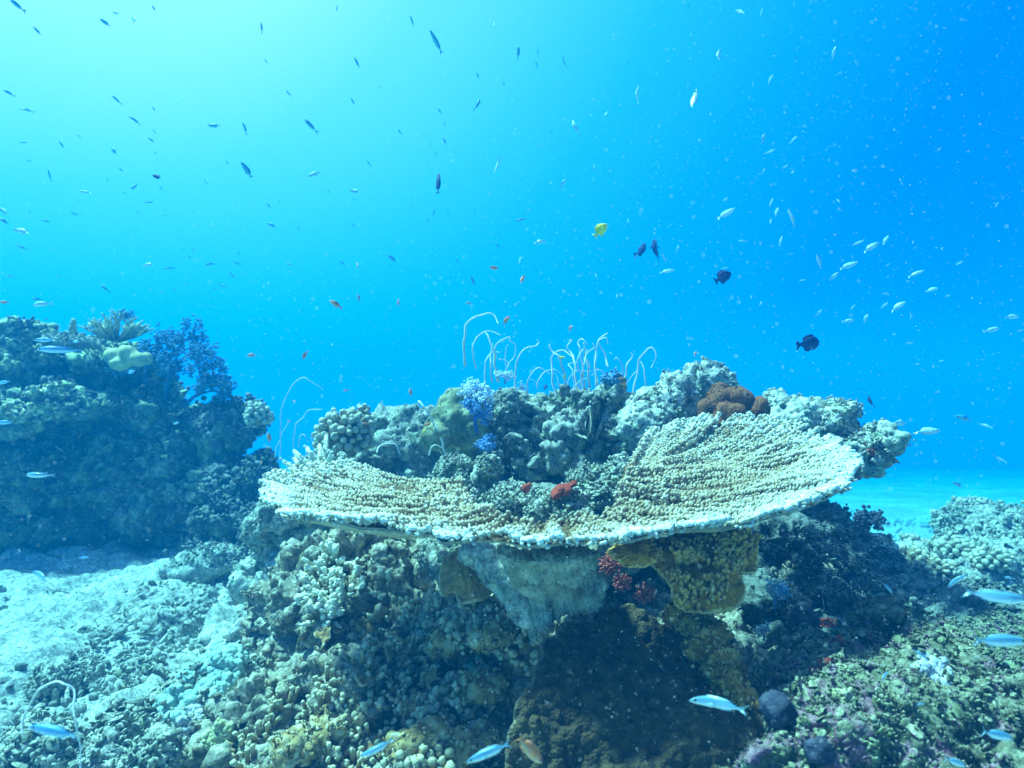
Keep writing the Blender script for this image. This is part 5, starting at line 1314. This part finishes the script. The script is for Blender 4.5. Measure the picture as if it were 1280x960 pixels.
BIG = [
 (545, 52, 28, 120, 1.6, 'slim', 'f_blue', 'largest dark fish near the top centre, nose up left', 'fish', None),
 (598, 130, 21, 90, 2.0, 'slim', 'f_blue', 'pale blue upright fish above the dark upright one', 'fish', None),
 (386, 155, 24, 125, 1.7, 'slim', 'f_blue', 'dark slim fish rising up left, left of centre', 'fish', None),
 (548, 229, 29, 90, 1.9, 'slim', 'f_dark', 'deep blue spindle shaped fish hanging upright in mid water', 'fish', None),
 (197, 221, 16, 160, 2.4, 'chromis', 'f_dark', 'dark leaf shaped fish in the upper left water', 'fish', None),
 (444, 239, 14, 170, 1.3, 'chromis', 'f_blue', 'blurred blue fish left of the upright spindle fish', 'fish', None),
 (5, 264, 22, 150, 1.5, 'slim', 'f_blue', 'upper of two dark fish entering at the left edge', 'fish', None),
 (4, 276, 18, 150, 1.5, 'slim', 'f_blue', 'lower of two dark fish entering at the left edge', 'fish', None),
 (675, 302, 13, 5, 2.4, 'chromis', 'f_silver', 'little silver fish with a forked dark tail, facing right', 'fish', None),
 (751, 287, 20, 45, 1.9, 'damsel', 'f_yellow', 'bright yellow damselfish in the open water', 'damselfish', None),
 (803, 312, 14, 85, 2.3, 'damsel', 'f_dark', 'left of the two upright dark blue damselfish', 'damselfish', -1.1),
 (818, 310, 18, 92, 2.3, 'damsel', 'f_dark', 'right and larger of the two upright dark blue damselfish', 'damselfish', -1.1),
 (904, 346, 23, 30, 1.9, 'damsel', 'f_dark', 'dark rounded damselfish facing up right', 'damselfish', None),
 (1013, 429, 27, 10, 1.8, 'damsel', 'f_dark', 'largest dark rounded damselfish facing right over the ledge', 'damselfish', None),
 (1087, 501, 15, 80, 2.4, 'damsel', 'f_dark', 'dim dark damselfish above the tip of the pale ledge', 'damselfish', None),
 (682, 484, 8, 90, 2.35, 'damsel', 'f_dark', 'tiny round dark blue fish among the low whip arches', 'damselfish', None),
 (1205, 523, 22, 160, 2.0, 'chromis', 'f_blue', 'dark and white fish over the far sand', 'fish', None),
 (1198, 606, 16, 150, 2.0, 'chromis', 'f_bright', 'small blue fish low over the pale sand', 'fish', None),
 (70, 437, 48, 178, 1.1, 'slim', 'f_bright', 'blue fish passing before the outcrop ledge', 'fish', None),
 (56, 425, 24, 180, 1.5, 'slim', 'f_bright', 'smaller blue fish just above the one passing the ledge', 'fish', None),
 (94, 427, 11, 0, 2.2, 'chromis', 'f_pale', 'tiny pale fish right of the two blue ones at the ledge', 'fish', None),
 (4, 478, 20, 190, 1.5, 'slim', 'f_bright', 'blue fish at the left edge below the mossy crusts', 'fish', None),
 (163, 465, 14, 10, 1.9, 'chromis', 'f_bright', 'small pale blue fish under the lobed tan coral', 'fish', None),
 (45, 594, 34, 178, 1.2, 'slim', 'f_silver', 'pale blue fish against the shadow of the outcrop', 'fish', None),
 (2, 528, 24, 0, 1.3, 'slim', 'f_bright', 'blurred blue fish half out of the left edge', 'fish', None),
 (220, 529, 8, 20, 2.4, 'chromis', 'f_pale', 'tiny pale fish against the dark outcrop', 'fish', None),
 (105, 697, 14, 5, 1.8, 'slim', 'f_bright', 'tiny violet blue fish at the foot of the outcrop', 'fish', None),
 (52, 720, 32, 160, .95, 'slim', 'f_bright', 'soft blue fish over the top of the rubble flat', 'fish', None),
 (66, 914, 66, 172, .62, 'slim', 'f_bright', 'large blurred blue fish inside the white whip loop', 'fish', None),
 (468, 938, 44, 205, .85, 'slim', 'f_silver', 'silver fish low over the finger corals', 'fish', None),
 (610, 941, 58, 200, .78, 'slim', 'f_silver', 'bright silver fish beside the orange one at the bottom', 'fish', None),
 (663, 938, 48, -50, .80, 'chromis', 'f_orange', 'orange fish with a violet eye diving at the bottom', 'fish', .2),
 (895, 878, 66, 178, .78, 'slim', 'f_silver', 'bright silver fish crossing the dark plate coral', 'fish', .1),
 (1196, 725, 28, 225, 1.2, 'slim', 'f_silver', 'pale fish pointing down left before the rubble mound', 'fish', None),
 (1252, 747, 72, -5, .75, 'slim', 'f_silver', 'upper of two large silver fish at the right edge', 'fish', .1),
 (1252, 801, 72, -3, .72, 'slim', 'f_silver', 'lower of two large silver fish at the right edge', 'fish', .1),
 (1223, 792, 12, 135, 1.3, 'slim', 'f_yellow', 'little yellow green fish left of the large silver pair', 'fish', None),
 (1110, 735, 20, -45, 1.4, 'slim', 'f_silver', 'slim silver fish pointing down right over the dark shelf', 'fish', None),
 (1150, 817, 22, -40, .95, 'slim', 'f_silver', 'slim pale fish diving over the foreground mound', 'fish', None),
 (1105, 845, 18, 30, .95, 'slim', 'f_silver', 'small pale fish low in the middle of the foreground mound', 'fish', None),
 (1248, 919, 52, -18, .8, 'slim', 'f_silver', 'soft silver fish at the lower right', 'fish', None),
 (1195, 953, 36, -25, .8, 'slim', 'f_silver', 'silver fish cut by the bottom edge at the lower right', 'fish', None),
 (1260, 722, 14, 170, 1.4, 'slim', 'f_silver', 'small blurred pale fish above the large silver pair', 'fish', None),
 (1150, 880, 9, 10, .95, 'slim', 'f_bright', 'tiny blue fish on the shaded flank of the foreground mound', 'fish', None),
]
for (x, y, L, a, Y, s, mt, lab, cat, yw) in BIG:
    place_fish(x, y, L, a, Y, s, mt, lab, cat, None, 'damselfish' if cat == 'damselfish' else 'fish', parts=L >= 11, yaw=yw, eye='eye_purple' if 'violet eye' in lab else 'eye')

# ================================================================== DRIFTING PARTICLES
g = np.random.default_rng(21)
v8 = np.array([(1, 0, 0), (-1, 0, 0), (0, 1, 0), (0, -1, 0), (0, 0, 1), (0, 0, -1)], float)
f8 = np.array([(0, 2, 4), (2, 1, 4), (1, 3, 4), (3, 0, 4), (2, 0, 5), (1, 2, 5), (3, 1, 5), (0, 3, 5)])
n = 60000
Yy = .50 + 2.4 * g.random(n) ** 1.0; X = g.uniform(-1, 1, n) * (Yy * .9 + .1); Z = g.uniform(-1, 1, n) * (Yy * .68 + .05)
keep = Z > -1.0
X, Yy, Z = X[keep], Yy[keep], Z[keep]; n = len(X)
rad = 0.00022 + 0.00045 * g.random(n) ** 5
V = (v8[None] * rad[:, None, None] * g.uniform(.6, 1.4, (n, 6, 1)) + np.stack([X, Yy, Z], 1)[:, None]).reshape(-1, 3)
T = (f8[None] + (np.arange(n) * 6)[:, None, None]).reshape(-1, 3)
M['snow'] = plain_mat('drifting_particles', (.92, .95, .92), .7, .3)
o = link('drifting_particles', mesh_from('drifting_particles', V, T), M['snow'], origin=Vector((0, 1.5, 0)))
tag(o, 'pale specks drifting in the water', kind='stuff')
# ================================================================== HAZE (the water itself)
bm = bmesh.new(); bmesh.ops.create_cube(bm, size=1.0)
hm = bpy.data.meshes.new('haze'); bm.to_mesh(hm); bm.free()
hz = bpy.data.objects.new('haze', hm); COL.objects.link(hz)
hz.scale = (130, 130, 14.2); hz.location = (0, 30, -4.85)
m = bpy.data.materials.new('haze'); m.use_nodes = True
nt = m.node_tree; nt.nodes.clear()
pv = nd(nt, 'ShaderNodeVolumePrincipled')
pv.inputs['Color'].default_value = (0.0, 0.105, 0.27, 1)
pv.inputs['Density'].default_value = 0.18
pv.inputs['Absorption Color'].default_value = (0.0, 0.56, 0.92, 1)
pv.inputs['Anisotropy'].default_value = 0.2
om = nd(nt, 'ShaderNodeOutputMaterial')
nt.links.new(pv.outputs[0], om.inputs['Volume'])
hm.materials.append(m)
tag(hz, kind='stuff')
